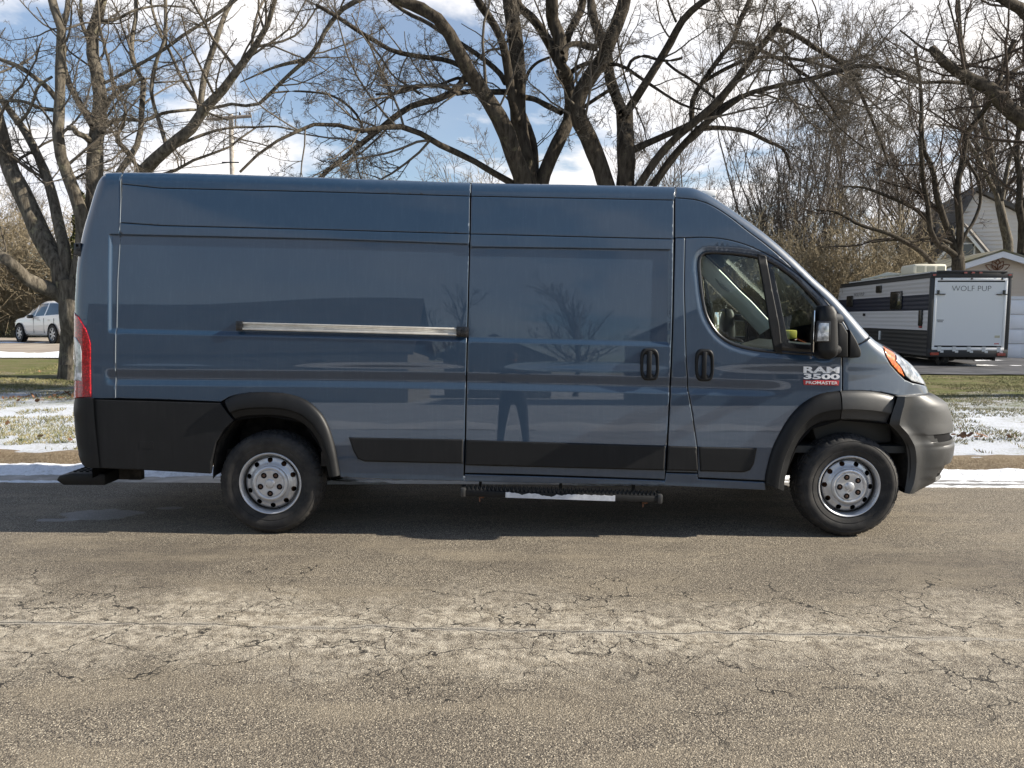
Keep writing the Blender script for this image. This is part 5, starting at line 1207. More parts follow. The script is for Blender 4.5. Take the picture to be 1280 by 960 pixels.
# --- procedural bare trees and thickets further back
def auto_tree(nm, label, x, y, h, spread, stems, seed, tm, wm, r0=.16, lean=.3, per=(8, 7, 6), rmin=(.015, .011, .009), fork=.2, cat='tree', group=None, up=.10, lf=(.42, .45, .45), ang=(20, 55)):
    r = np.random.default_rng(seed); z0 = float(gz(x, y))-.05; t = thing(nm, label, cat, (x, y, z0), group=group); P = []; R = []
    if stems == 1:
        k = 12; p = np.zeros((k, 3)); p[0] = (x, y, z0); d = np.array([r.normal(0, .04), 0, 1.])
        for s in range(1, k): d = d+np.r_[r.normal(0, .05, 2), .04]; d /= np.linalg.norm(d); p[s] = p[s-1]+d*h*.85/(k-1)
        P.append(resample(p, 14)); R.append(np.linspace(r0, r0*.18, 14))
        a, b = spawn(r, P[0][None], R[0][None], 15, .52, (25, 60), k=14, tmin=fork, tmax=.97, rf=.6, wander=.09, up=.09); LP = np.concatenate([np.array(P), a]); LR = np.concatenate([np.array(R), b])
    else:
        for i in range(stems):
            a = r.uniform(0, 2*pi); tl = spread/h*r.uniform(.15, 1.)
            d = np.array([cos(a)*tl, sin(a)*tl*.8, 1.]); d /= np.linalg.norm(d); L = h*r.uniform(.65, 1.05); p = np.zeros((14, 3)); p[0] = (x+cos(a)*r0*2, y+sin(a)*r0*2, z0)
            for s in range(1, 14): d = d+r.normal(0, .055, 3)+np.array([0, 0, .012]); d /= np.linalg.norm(d); p[s] = p[s-1]+d*L/13
            P.append(p); R.append(np.linspace(r0*r.uniform(.6, 1), r0*.15, 14))
        LP, LR = np.array(P), np.array(R)
    trunk_mesh('trunk', LP, LR, tm, t, 7, .05, seed)
    plan = [dict(k=dict(per=per[0], lf=lf[0], ang=ang, k=7, tmin=.18, rf=.5, wander=.14, up=up, rmin=rmin[0]), n=4),
            dict(k=dict(per=per[1], lf=lf[1], ang=(20, 60), k=5, tmin=.1, rf=.55, wander=.18, up=up, rmin=rmin[1]), n=3),
            dict(k=dict(per=per[2], lf=lf[2], ang=(20, 65), k=4, tmin=.1, rf=.6, wander=.2, up=up*.6, rmin=rmin[2], minlen=.25), n=3)]
    tubes_mesh('twigs', crown(r, LP, LR, plan), [wm], t); return t
def ax_(px, Y): return (px-640)/F*Y
GB = 'bare trees standing beyond the gardens'
for (px, Y, h, sp, st, sd__, lb, kw) in [
    (985, 38, 15.5, 6.0, 16, 31, 'tall many stemmed bare tree fanning up behind the cab roof', dict(r0=.075, per=(9, 8, 6), lf=(.38, .42, .42), ang=(12, 38))),
    (905, 42, 12.0, 5.0, 7, 32, 'bare tree with pale thin stems behind the front corner of the van roof', dict(r0=.08)),
    (1070, 40, 13.5, 7.0, 9, 33, 'wide bare brown tree above the left end of the travel trailer', dict(r0=.08, per=(8, 7, 6))),
    (1135, 46, 15.5, 7.0, 1, 34, 'bare tree with a fine brown crown behind the trailer roof unit', dict(r0=.16, fork=.25, per=(8, 7, 6))),
    (1225, 52, 19.0, 6.0, 1, 35, 'tall bare tree behind the ridge of the siding house', dict(r0=.25, fork=.35)),
    (1300, 48, 17.0, 6.0, 1, 36, 'bare tree at the far right behind the slender trunk', dict(r0=.22, fork=.3)),
    (600, 44, 9.5, 5.0, 8, 37, 'low pale bare tree seen between the left limbs of the middle tree', dict(r0=.10)),
    (520, 50, 10.0, 4.5, 6, 38, 'thin bare tree just above the rear half of the van roof', dict(r0=.09, per=(6, 6, 4))),
    (745, 48, 11.5, 5.0, 7, 39, 'thin bare tree showing between the two dark trunks', dict(r0=.10)),
    (835, 46, 12.5, 5.0, 7, 40, 'thin bare tree behind the crossing limbs right of the trunks', dict(r0=.10)),
    (30, 52, 11.0, 5.0, 6, 41, 'bare tree far behind the white car on the left', dict(r0=.12)),
    (125, 48, 9.5, 4.0, 5, 42, 'small bare tree just left of the rear corner of the van', dict(r0=.10))]:
    auto_tree('bare_tree', lb, ax_(px, Y), Y, h, sp, st, sd__, M['twig_far'], M['twig_far'], group=GB, **kw)
# thickets: brown brush on both sides
def thicket(label, px, Y, h, sp, n, seed, m, group):
    r = np.random.default_rng(seed); x0 = ax_(px, Y); z0 = float(gz(x0, Y))-.05; t = thing('brush_thicket', label, 'shrub', (x0, Y, z0), group=group); P = []; R = []
    for i in range(n):
        bx, by = x0+r.uniform(-sp, sp), Y+r.uniform(-1.2, 1.2); a = r.uniform(0, 2*pi); tl = r.uniform(0, .6); d = np.array([cos(a)*tl, sin(a)*tl, 1.]); d /= np.linalg.norm(d); L = h*r.uniform(.4, 1.05); p = np.zeros((8, 3)); p[0] = (bx, by, z0)
        for s in range(1, 8): d = d+r.normal(0, .14, 3)-np.array([0, 0, .01*s]); d /= np.linalg.norm(d); p[s] = p[s-1]+d*L/7
        P.append(p); R.append(np.linspace(.026, .009, 8))
    LP, LR = np.array(P), np.array(R)
    tubes_mesh('stems', [(LP, LR, 4, 0)], [m], t)
    a, b = spawn(r, LP, LR, 11, .42, (20, 75), k=5, tmin=.05, rf=.6, wander=.25, up=.03, rmin=.013); c, d = spawn(r, a, b, 7, .55, (20, 80), k=4, tmin=.05, rf=.7, wander=.28, up=.0, rmin=.011, minlen=.3)
    tubes_mesh('twigs', [(a, b, 3, 0), (c, d, 3, 0)], [m], t); return t
GT = 'brown brush thickets behind the gardens'
for (px, Y, h, sp, n, sd__, lb) in [
    (-40, 42.5, 7.2, 2.6, 60, 51, 'brown brush at the very left edge, above and left of the white car'),
    (30, 42, 7.4, 2.4, 60, 52, 'tangled brown brush directly behind the white car'),
    (90, 42.5, 7.0, 2.4, 55, 53, 'brown brush between the left tree trunk and the rear of the van'),
    (150, 44, 6.5, 2.6, 40, 54, 'brown brush hidden mostly by the rear corner of the van'),
    (860, 42, 6.5, 2.6, 40, 55, 'olive brown brush low behind the front end of the van roof'),
    (935, 38, 6.2, 2.4, 60, 56, 'olive brown brush behind the sloping windscreen pillar, below the crown of the fanning tree'),
    (1000, 36, 6.2, 2.4, 70, 57, 'dense olive brown brush right of the windscreen pillar'),
    (1060, 37, 6.2, 2.4, 70, 58, 'dense olive brown brush above the left end of the trailer'),
    (1115, 38.5, 6.0, 2.0, 50, 59, 'olive brown brush behind the trailer roof, left of the forked tree'),
    (1165, 50, 7.0, 2.4, 35, 60, 'brown brush behind the stems of the forked tree, left of the house'),
    (578, 46, 9.4, 1.3, 45, 61, 'ochre brush clump showing just above the van roof left of the middle tree')]:
    thicket(lb, px, Y, h, sp, n, sd__, M['twig_tan'], GT)
def evergreen(label, px, Y, h, w, seed):
    r = np.random.default_rng(seed); x0 = ax_(px, Y); z0 = float(gz(x0, Y)); t = thing('evergreen_tree', label, 'tree', (x0, Y, z0), group=None)
    MB().tube([(x0, Y, z0), (x0, Y, z0+h*.9)], [.14, .03], 8).build('trunk', M['bark_dark'], t)
    n = 9000; u = r.uniform(0, 1, n)**.8; hh = z0+.3+u*(h-.3); rad_ = w*(1-u)**.8*(.75+.25*np.sin(u*40)+.2*r.normal(size=n)); a = r.uniform(0, 2*pi, n); rr = rad_*r.uniform(.4, 1, n)
    Cc = np.stack([x0+rr*np.cos(a), Y+rr*np.sin(a), hh], 1); d = r.normal(size=(n, 3))*.10; e = np.stack([np.cos(a), np.sin(a), -.5+0*a], 1)*.22
    V = np.stack([Cc-d, Cc+d, Cc+e], 1).reshape(-1, 3); mk('crown', V, np.arange(3*n).reshape(-1, 3), M['ever'], t)
evergreen('small green conifer behind the left tree beside the rear corner of the van', 108, 40, 7.4, .9, 72)
# utility pole and wires
def pole():
    Yp = 42.0; b = at(289, 430, Yp); t = at(288.5, 143, Yp); x0 = t[0]; z0 = float(gz(x0, Yp))
    p = thing('utility_pole', 'pale wooden utility pole with one crossarm rising behind the van roof', 'utility pole', (x0, Yp, z0))
    MB().tube([(x0, Yp, z0-.2), (x0, Yp, z0+4), (x0, Yp, t[2])], [.17, .15, .12], 12).build('pole_shaft', mat('weathered_pole', (.42, .39, .35), .9, col2=(.30, .27, .24), cscale=6), p)
    a = at(258, 149, Yp-.15); c = at(314, 145, Yp-.15); MB().tube([a, (a+c)/2, c], .09, 6).build('crossarm', mat('arm_wood', (.22, .19, .17), .9), p)
    ins = MB()
    for f in (.04, .25, .75, .96): q = a+(c-a)*f; ins.lathe([(0, 0), (.05, 0), (.06, .08), (.04, .16), (0, .17)], q+np.array([0, 0, .08]), 10, 'z')
    ins.build('insulators', M['gloss_black'], p)
    MB().box(at(288, 203, Yp-.2), (.9, .06, .06)).build('lower_bracket', M['gloss_black'], p)
    wm_ = mat('cable', (.03, .03, .032), .6)
    for k, (q, e) in enumerate(((a, (-60, 10, 46)), (c, (-60, 12, 46)), (a, (60, -2, 14)), (at(288, 203, Yp-.2), (-70, 30, 40)))):
        if k == 2: continue
        E_ = np.array([e[0], 42.0+e[1]*.2, q[2]+.6]); P = [q+(E_-q)*s+np.array([0, 0, -1.6*4*s*(1-s)]) for s in np.linspace(0, 1, 16)]
        tag(MB().tube(P, .018, 4).build('overhead_wire', wm_), ['upper overhead wire running left from the crossarm of the utility pole', 'overhead wire running left from the right end of the crossarm', '', 'lower thick cable running left from below the crossarm'][k], 'wire')
pole()
# ================================================================== TRAILER, HOUSES, CAR
M['siding'] = mat('tan_siding', (.52, .44, .36), .7); M['siding2'] = mat('pale_siding', (.66, .61, .56), .7)
M['shingle'] = mat('shingles', (.085, .078, .072), .9, col2=(.13, .12, .11), cscale=1.5, bump=.6, bscale=20)
def lap_wall(name, outline, m, parent, origin, u, step=.16, depth=.018, nrm=None):
    """lapped siding: polygon outline in (u, z) cut into boards"""
    u = np.array(u, float); nrm = np.array(nrm, float); o = np.array(origin, float); b = MB()
    z0 = min(p[1] for p in outline); z1 = max(p[1] for p in outline); z = z0
    def span(zz):
        xs_ = []; n = len(outline)
        for i in range(n):
            (a, c), (d, e) = outline[i], outline[(i+1) % n]
            if (c > zz) != (e > zz): xs_.append(a+(zz-c)*(d-a)/(e-c))
        return (min(xs_), max(xs_)) if len(xs_) >= 2 else None
    while z < z1-1e-3:
        s0 = span(z+.002); s1 = span(min(z+step, z1)-.002)
        if s0 and s1:
            P = [(s0[0], z, depth), (s0[1], z, depth), (s1[1], min(z+step, z1), 0), (s1[0], min(z+step, z1), 0)]
            Q = [o+u*p[0]+np.array([0, 0, p[1]])+nrm*p[2] for p in P]; R_ = [o+u*p[0]+np.array([0, 0, p[1]]) for p in (P[1], P[0])]
            k = len(b.v); b.add(Q+[R_[1], R_[0]], [(0, 1, 2, 3), (4, 5, 1, 0)])
        z += step
    return b.build(name, m, parent, auto=None)
# --- travel trailer
def trailer():
    n0 = at(1163.5, 341, 24.0); A = np.array([n0[0], 24.0]); dd = np.array([0.95, 9.4]); dd /= np.linalg.norm(dd); rr_ = np.array([dd[1], -dd[0]])
    L = 9.2; Wt = 2.36; zt = n0[2]; zb = at(1160, 445, 24)[2]
    z0 = float(gz(A[0], 24))+.03
    t = thing('travel_trailer', 'grey and navy travel trailer parked on the driveway with its rear ramp door facing us', 'trailer', (A[0], A[1], z0))
    def W3(s, q, z): p = A+dd*s+rr_*q; return (p[0], p[1], z)         # s forward along the side, q across the rear
    # ribbed side in colour bands
    bands = [(zb, zb+.80, mat('trailer_black', (.018, .018, .02), .45)), (zb+.80, zb+1.42, mat('trailer_light', (.58, .565, .56), .5)), (zb+1.42, zb+1.92, mat('trailer_navy', (.012, .016, .034), .45)), (zb+1.92, zt-.16, M_light := mat('trailer_silver', (.50, .48, .47), .5)), (zt-.16, zt, mat('trailer_top', (.02, .02, .022), .5))]
    for (a, b_, m) in bands:
        for q, sg in ((0, -1), (Wt, 1)):
            n = max(2, int(round((b_-a)/.034))); V = []; ns = 2
            zs = np.linspace(a, b_, n+1)
            for i, z in enumerate(zs):
                o = .012*(.5+.5*math.cos(2*pi*(z-zb)/.136)); V += [W3(0.02, q+sg*o, z), W3(L-(z-zb)*.0-max(0, (z-zb)-1.3)*.45, q+sg*o, z)]
            Fc = [(2*i, 2*i+1, 2*i+3, 2*i+2) for i in range(n)]; mk('ribbed_side', V, Fc, m, t, smooth=True)
    b = MB(); R = np.column_stack([[rr_[0], rr_[1], 0], [dd[0], dd[1], 0], [0, 0, 1]])
    b.box(W3(L/2-.3, Wt/2, (zb+zt)/2-.02), (Wt-.03, L-1.2, zt-zb-.05), R); core = b.build('trailer_body', bands[0][2], t)
    blk = bands[4][2]
    f = MB()
    for q in (.05, Wt-.05): f.box(W3(-.01, q, (zb+zt)/2), (.13, .07, zt-zb), R)
    f.box(W3(-.01, Wt/2, zt-.07), (Wt+.02, .12, .17), R); f.box(W3(-.02, Wt/2, zb+.10), (Wt, .09, .24), R); f.box(W3(-.05, Wt/2, zt+.03), (Wt-.35, .16, .07), R)
    f.build('rear_frame', blk, t, bevel=.012)
    rp = MB().box(W3(-.035, Wt/2, (zb+.27+zt-.22)/2), (Wt-.33, .03, zt-zb-.62), R).build('ramp_door', mat('ramp_panel', (.78, .78, .78), .5), t)
    e = MB(); za, zc = zb+.20, zt-.16
    for q in (.155, Wt-.155): e.box(W3(-.05, q, (za+zc)/2), (.075, .03, zc-za), R)
    for z in (za+.04, zc-.04): e.box(W3(-.052, Wt/2, z), (Wt-.24, .03, .085), R)
    e.build('ramp_edge', mat('ramp_edge_alu', (.82, .82, .82), .5, .1), rp, bevel=.004)
    for k in range(5): MB().box(W3(-.075, .34+k*(Wt-.62)/4, za+.03), (.10, .03, .15), R).box(W3(-.07, .42+k*(Wt-.62)/4, za-.05), (.09, .025, .07), R).build('ramp_hinge', mat('hinge_alu', (.7, .7, .68), .5) if k == 0 else bpy.data.materials['hinge_alu'], rp)
    for q, s in ((.22, 1), (Wt-.22, -1)):
        MB().box(W3(-.08, q, zc-.44), (.06, .05, .13), R).box(W3(-.075, q+s*.06, zc-.50), (.30, .03, .03), R).build('latch', M['gloss_black'], rp)
    for q in (.30, Wt/2, Wt-.30): MB().lathe([(0, -.02), (.03, -.02), (.03, .0)], W3(-.07, q, zc-.03), 12).build('bumper_stop', M['gloss_black'], rp)
    for q in (.20, Wt-.20): MB().box(W3(-.08, q, zb+.075), (.24, .04, .085), R).build('tail_light', M['red_lens'], t)
    for q in (.08, Wt-.08, Wt/2-.22, Wt/2, Wt/2+.22): MB().box(W3(-.14 if .3 < q < 2 else -.08, q, zt-.005 if .3 < q < 2 else zt-.07), (.09, .03, .05), R).build('marker_light', M['red_lens'], t)
    xd = (rr_[0], rr_[1], 0)
    lt = mat('decal_black', (.03, .03, .03), .5)
    text_mesh('lettering', 'WOLF PUP', .24, lt, rp, W3(-.053, Wt/2+.02, zc-.33), xd, (0, 0, 1), .001, -.004, 1.0)
    text_mesh('lettering', 'WOLF PUP', .20, lt, t, W3(6.3, -.02, zb+2.08), (-dd[0], -dd[1], 0), (0, 0, 1), .001, -.003, 1.2)
    for (q, z, w_, h_) in ((.27, zc-.72, .13, .05), (Wt-.27, zc-.72, .13, .05)): MB().box(W3(-.053, q, z), (w_, .004, h_), R).build('sticker', M['white'], rp)
    MB().box(W3(-.053, Wt-.33, zb+.62), (.15, .004, .07), R).build('plate_sticker', mat('cream_sticker', (.55, .5, .36), .6), rp)
    MB().box(W3(-.053, Wt-.34, zb+.40), (.14, .004, .03), R).build('red_sticker', M['red'], rp)
    for k in range(2): MB().box(W3(-.053, .33, zb+1.12-.05*k), (.20-.04*k, .004, .02), R).build('small_print', lt, rp)
    # side details
    Rs = np.column_stack([[dd[0], dd[1], 0], [-rr_[0]*-1, -rr_[1]*-1, 0], [0, 0, 1]])
    def side(s, z, w_, h_, m, nm, d=.05, par=None, bv=.03): return MB().box(W3(s, -.03, z), (w_, d, h_), Rs).build(nm, m, par or t, bevel=bv, seg=3)
    w1 = side(2.55, zb+1.78, .98, .62, M['gloss_black'], 'side_window'); side(2.55, zb+1.78, .84, .48, M['dglass'], 'pane', .07, w1)
    side(7.3, zb+1.84, .7, .45, M['gloss_black'], 'side_window'); side(4.2, zb+2.22, .50, .26, M['gloss_black'], 'vent_cover')
    side(.50, zb+1.18, .22, .50, M['gloss_black'], 'grab_handle', .07, bv=.02); side(.50, zb+.90, .14, .06, M['red_lens'], 'side_marker', bv=.01); side(5.6, zb+1.30, .16, .10, M['gloss_black'], 'hose_port', bv=.01); side(3.9, zb+.55, .10, .32, M['white'], 'utility_hatch', bv=.01)
    # roof, air conditioner, clutter
    rf = MB().box(W3(L/2-.7, Wt/2, zt+.015), (Wt-.04, L-1.7, .06), R).build('trailer_roof', mat('roof_membrane', (.55, .55, .53), .7), t)
    cr_ = mat('cream_plastic', (.66, .62, .50), .6)
    acb = MB(); p = W3(1.9, .42, zt+.20); acb.box(W3(2.1, .62, zt+.21), (1.05, 1.1, .33), R); ac = acb.build('roof_unit', cr_, t, bevel=.08, seg=3)
    for k in range(3): MB().box(W3(1.54, .32+k*.32, zt+.20), (.24, .02, .20), R).build('roof_unit_grille', mat('grille_beige', (.34, .33, .26), .7) if k == 0 else bpy.data.materials['grille_beige'], ac)
    tb = MB(); r = np.random.default_rng(5)
    for k in range(5): tb.tube([W3(2.6+k*.1, .12+k*.05, zt+.10), W3(4.5, .12+k*.06, zt+.12+.03*k), W3(6.4, .10+k*.05, zt+.08)], .04, 6)
    tb.build('rolled_awning', mat('pale_canvas', (.55, .55, .47), .8), t)
    # wheels and chassis
    ch = MB(); 
    for q in (.35, Wt-.35): ch.box(W3(L/2, q, zb-.06), (.06, L, .12), R)
    ch.box(W3(.35, Wt/2, zb-.07), (Wt-.4, .08, .1), R); ch.box(W3(3.6, Wt/2, zb-.12), (Wt-.2, .1, .1), R); ch.build('chassis', M['under'], t)
    for s in (3.1, 4.0):
        for q in (.30, Wt-.30):
            c = W3(s, q, z0+.36); MB().lathe([(0, -.06), (.19, -.06), (.21, -.11), (.33, -.11), (.36, -.07), (.36, .07), (.33, .11), (0, .11)], c, 28, 'x').build('wheel', M['tyre'], t)
    # spare-height jack foot seen under the rear
    c = W3(.75, .72, z0+.20); MB().lathe([(0, -.11), (.20, -.11), (.235, -.07), (.235, .07), (.20, .11), (0, .11)], W3(.35, .62, z0+.23), 24, 'x').build('spare_wheel', M['tyre'], t)
    return t
trailer()
# --- garage
def garage():
    Yg = 29.4; ap = at(1249, 317, Yg); z0 = float(gz(18, Yg)); xr = ap[0]; hw = 3.5; sl = .33
    t = thing('garage', 'tan sided gable garage behind the travel trailer, white overhead door at its right', 'garage', (xr, Yg, z0))
    zr = ap[2]-.10; ze = zr-hw*sl; zd = at(1270, 374.5, Yg)[2]; xd0 = at(1262, 400, Yg)[0]-.75; xd1 = xd0+4.9
    lap_wall('gable_wall', [(-hw, zd-z0+.12), (hw, zd-z0+.12), (hw, ze-z0), (0, zr-z0), (-hw, ze-z0)], M['siding'], t, (xr, Yg, z0), (1, 0, 0), .155, .02, (0, -1, 0))
    lap_wall('lower_wall', [(-hw, 0), (xd0-xr-.12, 0), (xd0-xr-.12, zd-z0+.12), (-hw, zd-z0+.12)], M['siding'], t, (xr, Yg, z0), (1, 0, 0), .155, .02, (0, -1, 0))
    b = MB(); b.box((xr, Yg+4, z0+(ze-z0)/2), (2*hw-.04, 7.9, ze-z0)); b.prism([(xr-hw+.02, Yg+.04, ze), (xr+hw-.02, Yg+.04, ze), (xr, Yg+.04, zr-.02)], (0, 7.9, 0)); b.build('garage_body', M['siding2'], t)
    tr = mat('white_trim', (.68, .69, .72), .6)
    fb = MB()
    for s in (-1, 1):
        P = [(xr, Yg-.32, zr+.16), (xr+s*(hw+.35), Yg-.32, zr+.16-(hw+.35)*sl), (xr+s*(hw+.35), Yg-.32, zr-.06-(hw+.35)*sl), (xr, Yg-.32, zr-.06)]; fb.prism(P, (0, .06, 0))
    fb.build('fascia', tr, t)
    rf = MB()
    for s in (-1, 1):
        P = [(xr, Yg-.34, zr+.17), (xr+s*(hw+.4), Yg-.34, zr+.17-(hw+.4)*sl), (xr+s*(hw+.4), Yg-.34, zr+.24-(hw+.4)*sl), (xr, Yg-.34, zr+.24)]; rf.prism(P, (0, 8.6, 0))
    rf.build('roof', mat('mossy_roof', (.12, .11, .05), .9, col2=(.20, .19, .15), cscale=2), t)
    dm = mat('door_white', (.78, .80, .84), .5); d = MB(); n = 4; hh = (zd-z0)/n
    for k in range(n):
        zc = z0+hh*(k+.5); d.box(((xd0+xd1)/2, Yg-.02, zc), (xd1-xd0, .06, hh-.02))
    gd = d.build('garage_door', dm, t, bevel=.008)
    for k in range(n):
        for j in range(8):
            w = (xd1-xd0)/8; MB().box((xd0+w*(j+.5), Yg-.055, z0+hh*(k+.5)), (w-.16, .008, hh-.18)).build('door_panel', dm, gd, bevel=.003)
    fm = MB()
    for x in (xd0-.06, xd1+.06): fm.box((x, Yg-.03, z0+(zd-z0)/2), (.12, .10, zd-z0))
    fm.box(((xd0+xd1)/2, Yg-.03, zd+.06), (xd1-xd0+.24, .10, .12)); fm.build('door_frame', tr, t)
    # wrought wall ornament
    o = MB(); c = at(1247, 334, Yg-.05)
    for k, (a, l) in enumerate(((0, .42), (-.55, .40), (.55, .40), (-1.15, .5), (1.15, .5))):
        for s in (-1, 1):
            P = [c+np.array([sin(a)*l*q+s*.10*sin(pi*q)*cos(a), 0, cos(a)*l*q-s*.10*sin(pi*q)*sin(a)-.12]) for q in np.linspace(0, 1, 9)]; o.tube(P, .018, 5)
    tag(o.build('wall_ornament', M['rust']), 'dark metal lotus shaped ornament on the garage gable', 'ornament')
garage(); [o for o in bpy.data.objects if o.name == 'garage'][0].rotation_euler = (0, 0, rad(-7))
def house_right():
    Yh = 45.0; ap = at(1219, 240, Yh); z0 = float(gz(27, Yh)); x0 = ap[0]
    t = thing('house', 'pale sided house with a steep gable rising behind the garage', 'house', (x0, Yh, z0)); H = ap[2]-z0
    L = at(1178, 318, Yh); Rr = at(1276, 274, Yh); sR = (ap[2]-Rr[2])/(Rr[0]-ap[0]); sL = (ap[2]-L[2])/(ap[0]-L[0]); wl, wr = 3.3, 7.0
    lap_wall('gable_wall', [(-wl, 0), (wr, 0), (wr, H-wr*sR), (0, H), (-wl, H-wl*sL)], M['siding2'], t, (x0, Yh, z0), (1, 0, 0), .24, .045, (0, -1, 0))
    MB().prism([(x0-wl, Yh+.05, z0), (x0+wr, Yh+.05, z0), (x0+wr, Yh+.05, z0+H-wr*sR-.03), (x0, Yh+.05, z0+H-.03), (x0-wl, Yh+.05, z0+H-wl*sL-.03)], (0, 10, 0)).build('house_body', M['siding2'], t)
    rf = MB(); dk = mat('dark_trim', (.10, .085, .08), .8)
    rf.prism([(x0, Yh-.3, z0+H+.05), (x0+wr+.3, Yh-.3, z0+H+.05-(wr+.3)*sR), (x0+wr+.3, Yh-.3, z0+H+.28-(wr+.3)*sR), (x0, Yh-.3, z0+H+.28)], (0, 10.6, 0))
    rf.prism([(x0, Yh-.3, z0+H+.05), (x0-wl-.3, Yh-.3, z0+H+.05-(wl+.3)*sL), (x0-wl-.3, Yh-.3, z0+H+.28-(wl+.3)*sL), (x0, Yh-.3, z0+H+.28)], (0, 10.6, 0)); rf.build('roof', M['shingle'], t)
    # lower cross gable with its own roof
    Yc = 42.0; a = at(1224, 284, Yc); l_ = at(1194, 326, Yc); r_ = at(1254, 326, Yc); zb_ = l_[2]; q = np.array([.9, 2.6, 0])
    g = MB(); g.prism([(l_[0], Yc, zb_-3), (r_[0], Yc, zb_-3), (r_[0], Yc, zb_), (a[0], Yc, a[2]), (l_[0], Yc, zb_)], (1.2, 3.2, 0)); cg = g.build('cross_gable', mat('gable_grey', (.30, .29, .28), .7), t)
    rr_ = MB()
    for e in (l_, r_):
        P = [np.array([a[0], Yc-.25, a[2]+.08]), np.array([e[0]+(.25 if e is r_ else -.25), Yc-.25, e[2]-.22]), np.array([e[0]+(.25 if e is r_ else -.25), Yc-.25, e[2]-.02]), np.array([a[0], Yc-.25, a[2]+.28])]
        rr_.prism(P, (1.4, 3.3, .0))
    rr_.build('roof', M['shingle'], t)
    wt = MB()
    for e, s in ((l_, -1), (r_, 1)):
        P = [np.array([a[0], Yc-.28, a[2]+.06]), np.array([e[0]+s*.25, Yc-.28, e[2]-.24]), np.array([e[0]+s*.25, Yc-.28, e[2]-.46]), np.array([a[0], Yc-.28, a[2]-.18])]; wt.prism(P, (0, .05, 0))
    wt.build('white_fascia', M['white'], t)
    wf = MB().box((a[0]+.15, Yc-.03, a[2]-1.35), (1.1, .08, 1.1)).build('window', M['white'], t); MB().box((a[0]+.15, Yc-.08, a[2]-1.35), (.92, .03, .92)).build('pane', M['dglass'], wf)
    MB().box((x0+3.4, Yh-.05, z0+3.4), (1.2, .08, 1.5)).build('window', M['white'], t)
house_right(); [o for o in bpy.data.objects if o.name == 'house'][0].rotation_euler = (0, 0, rad(-14))
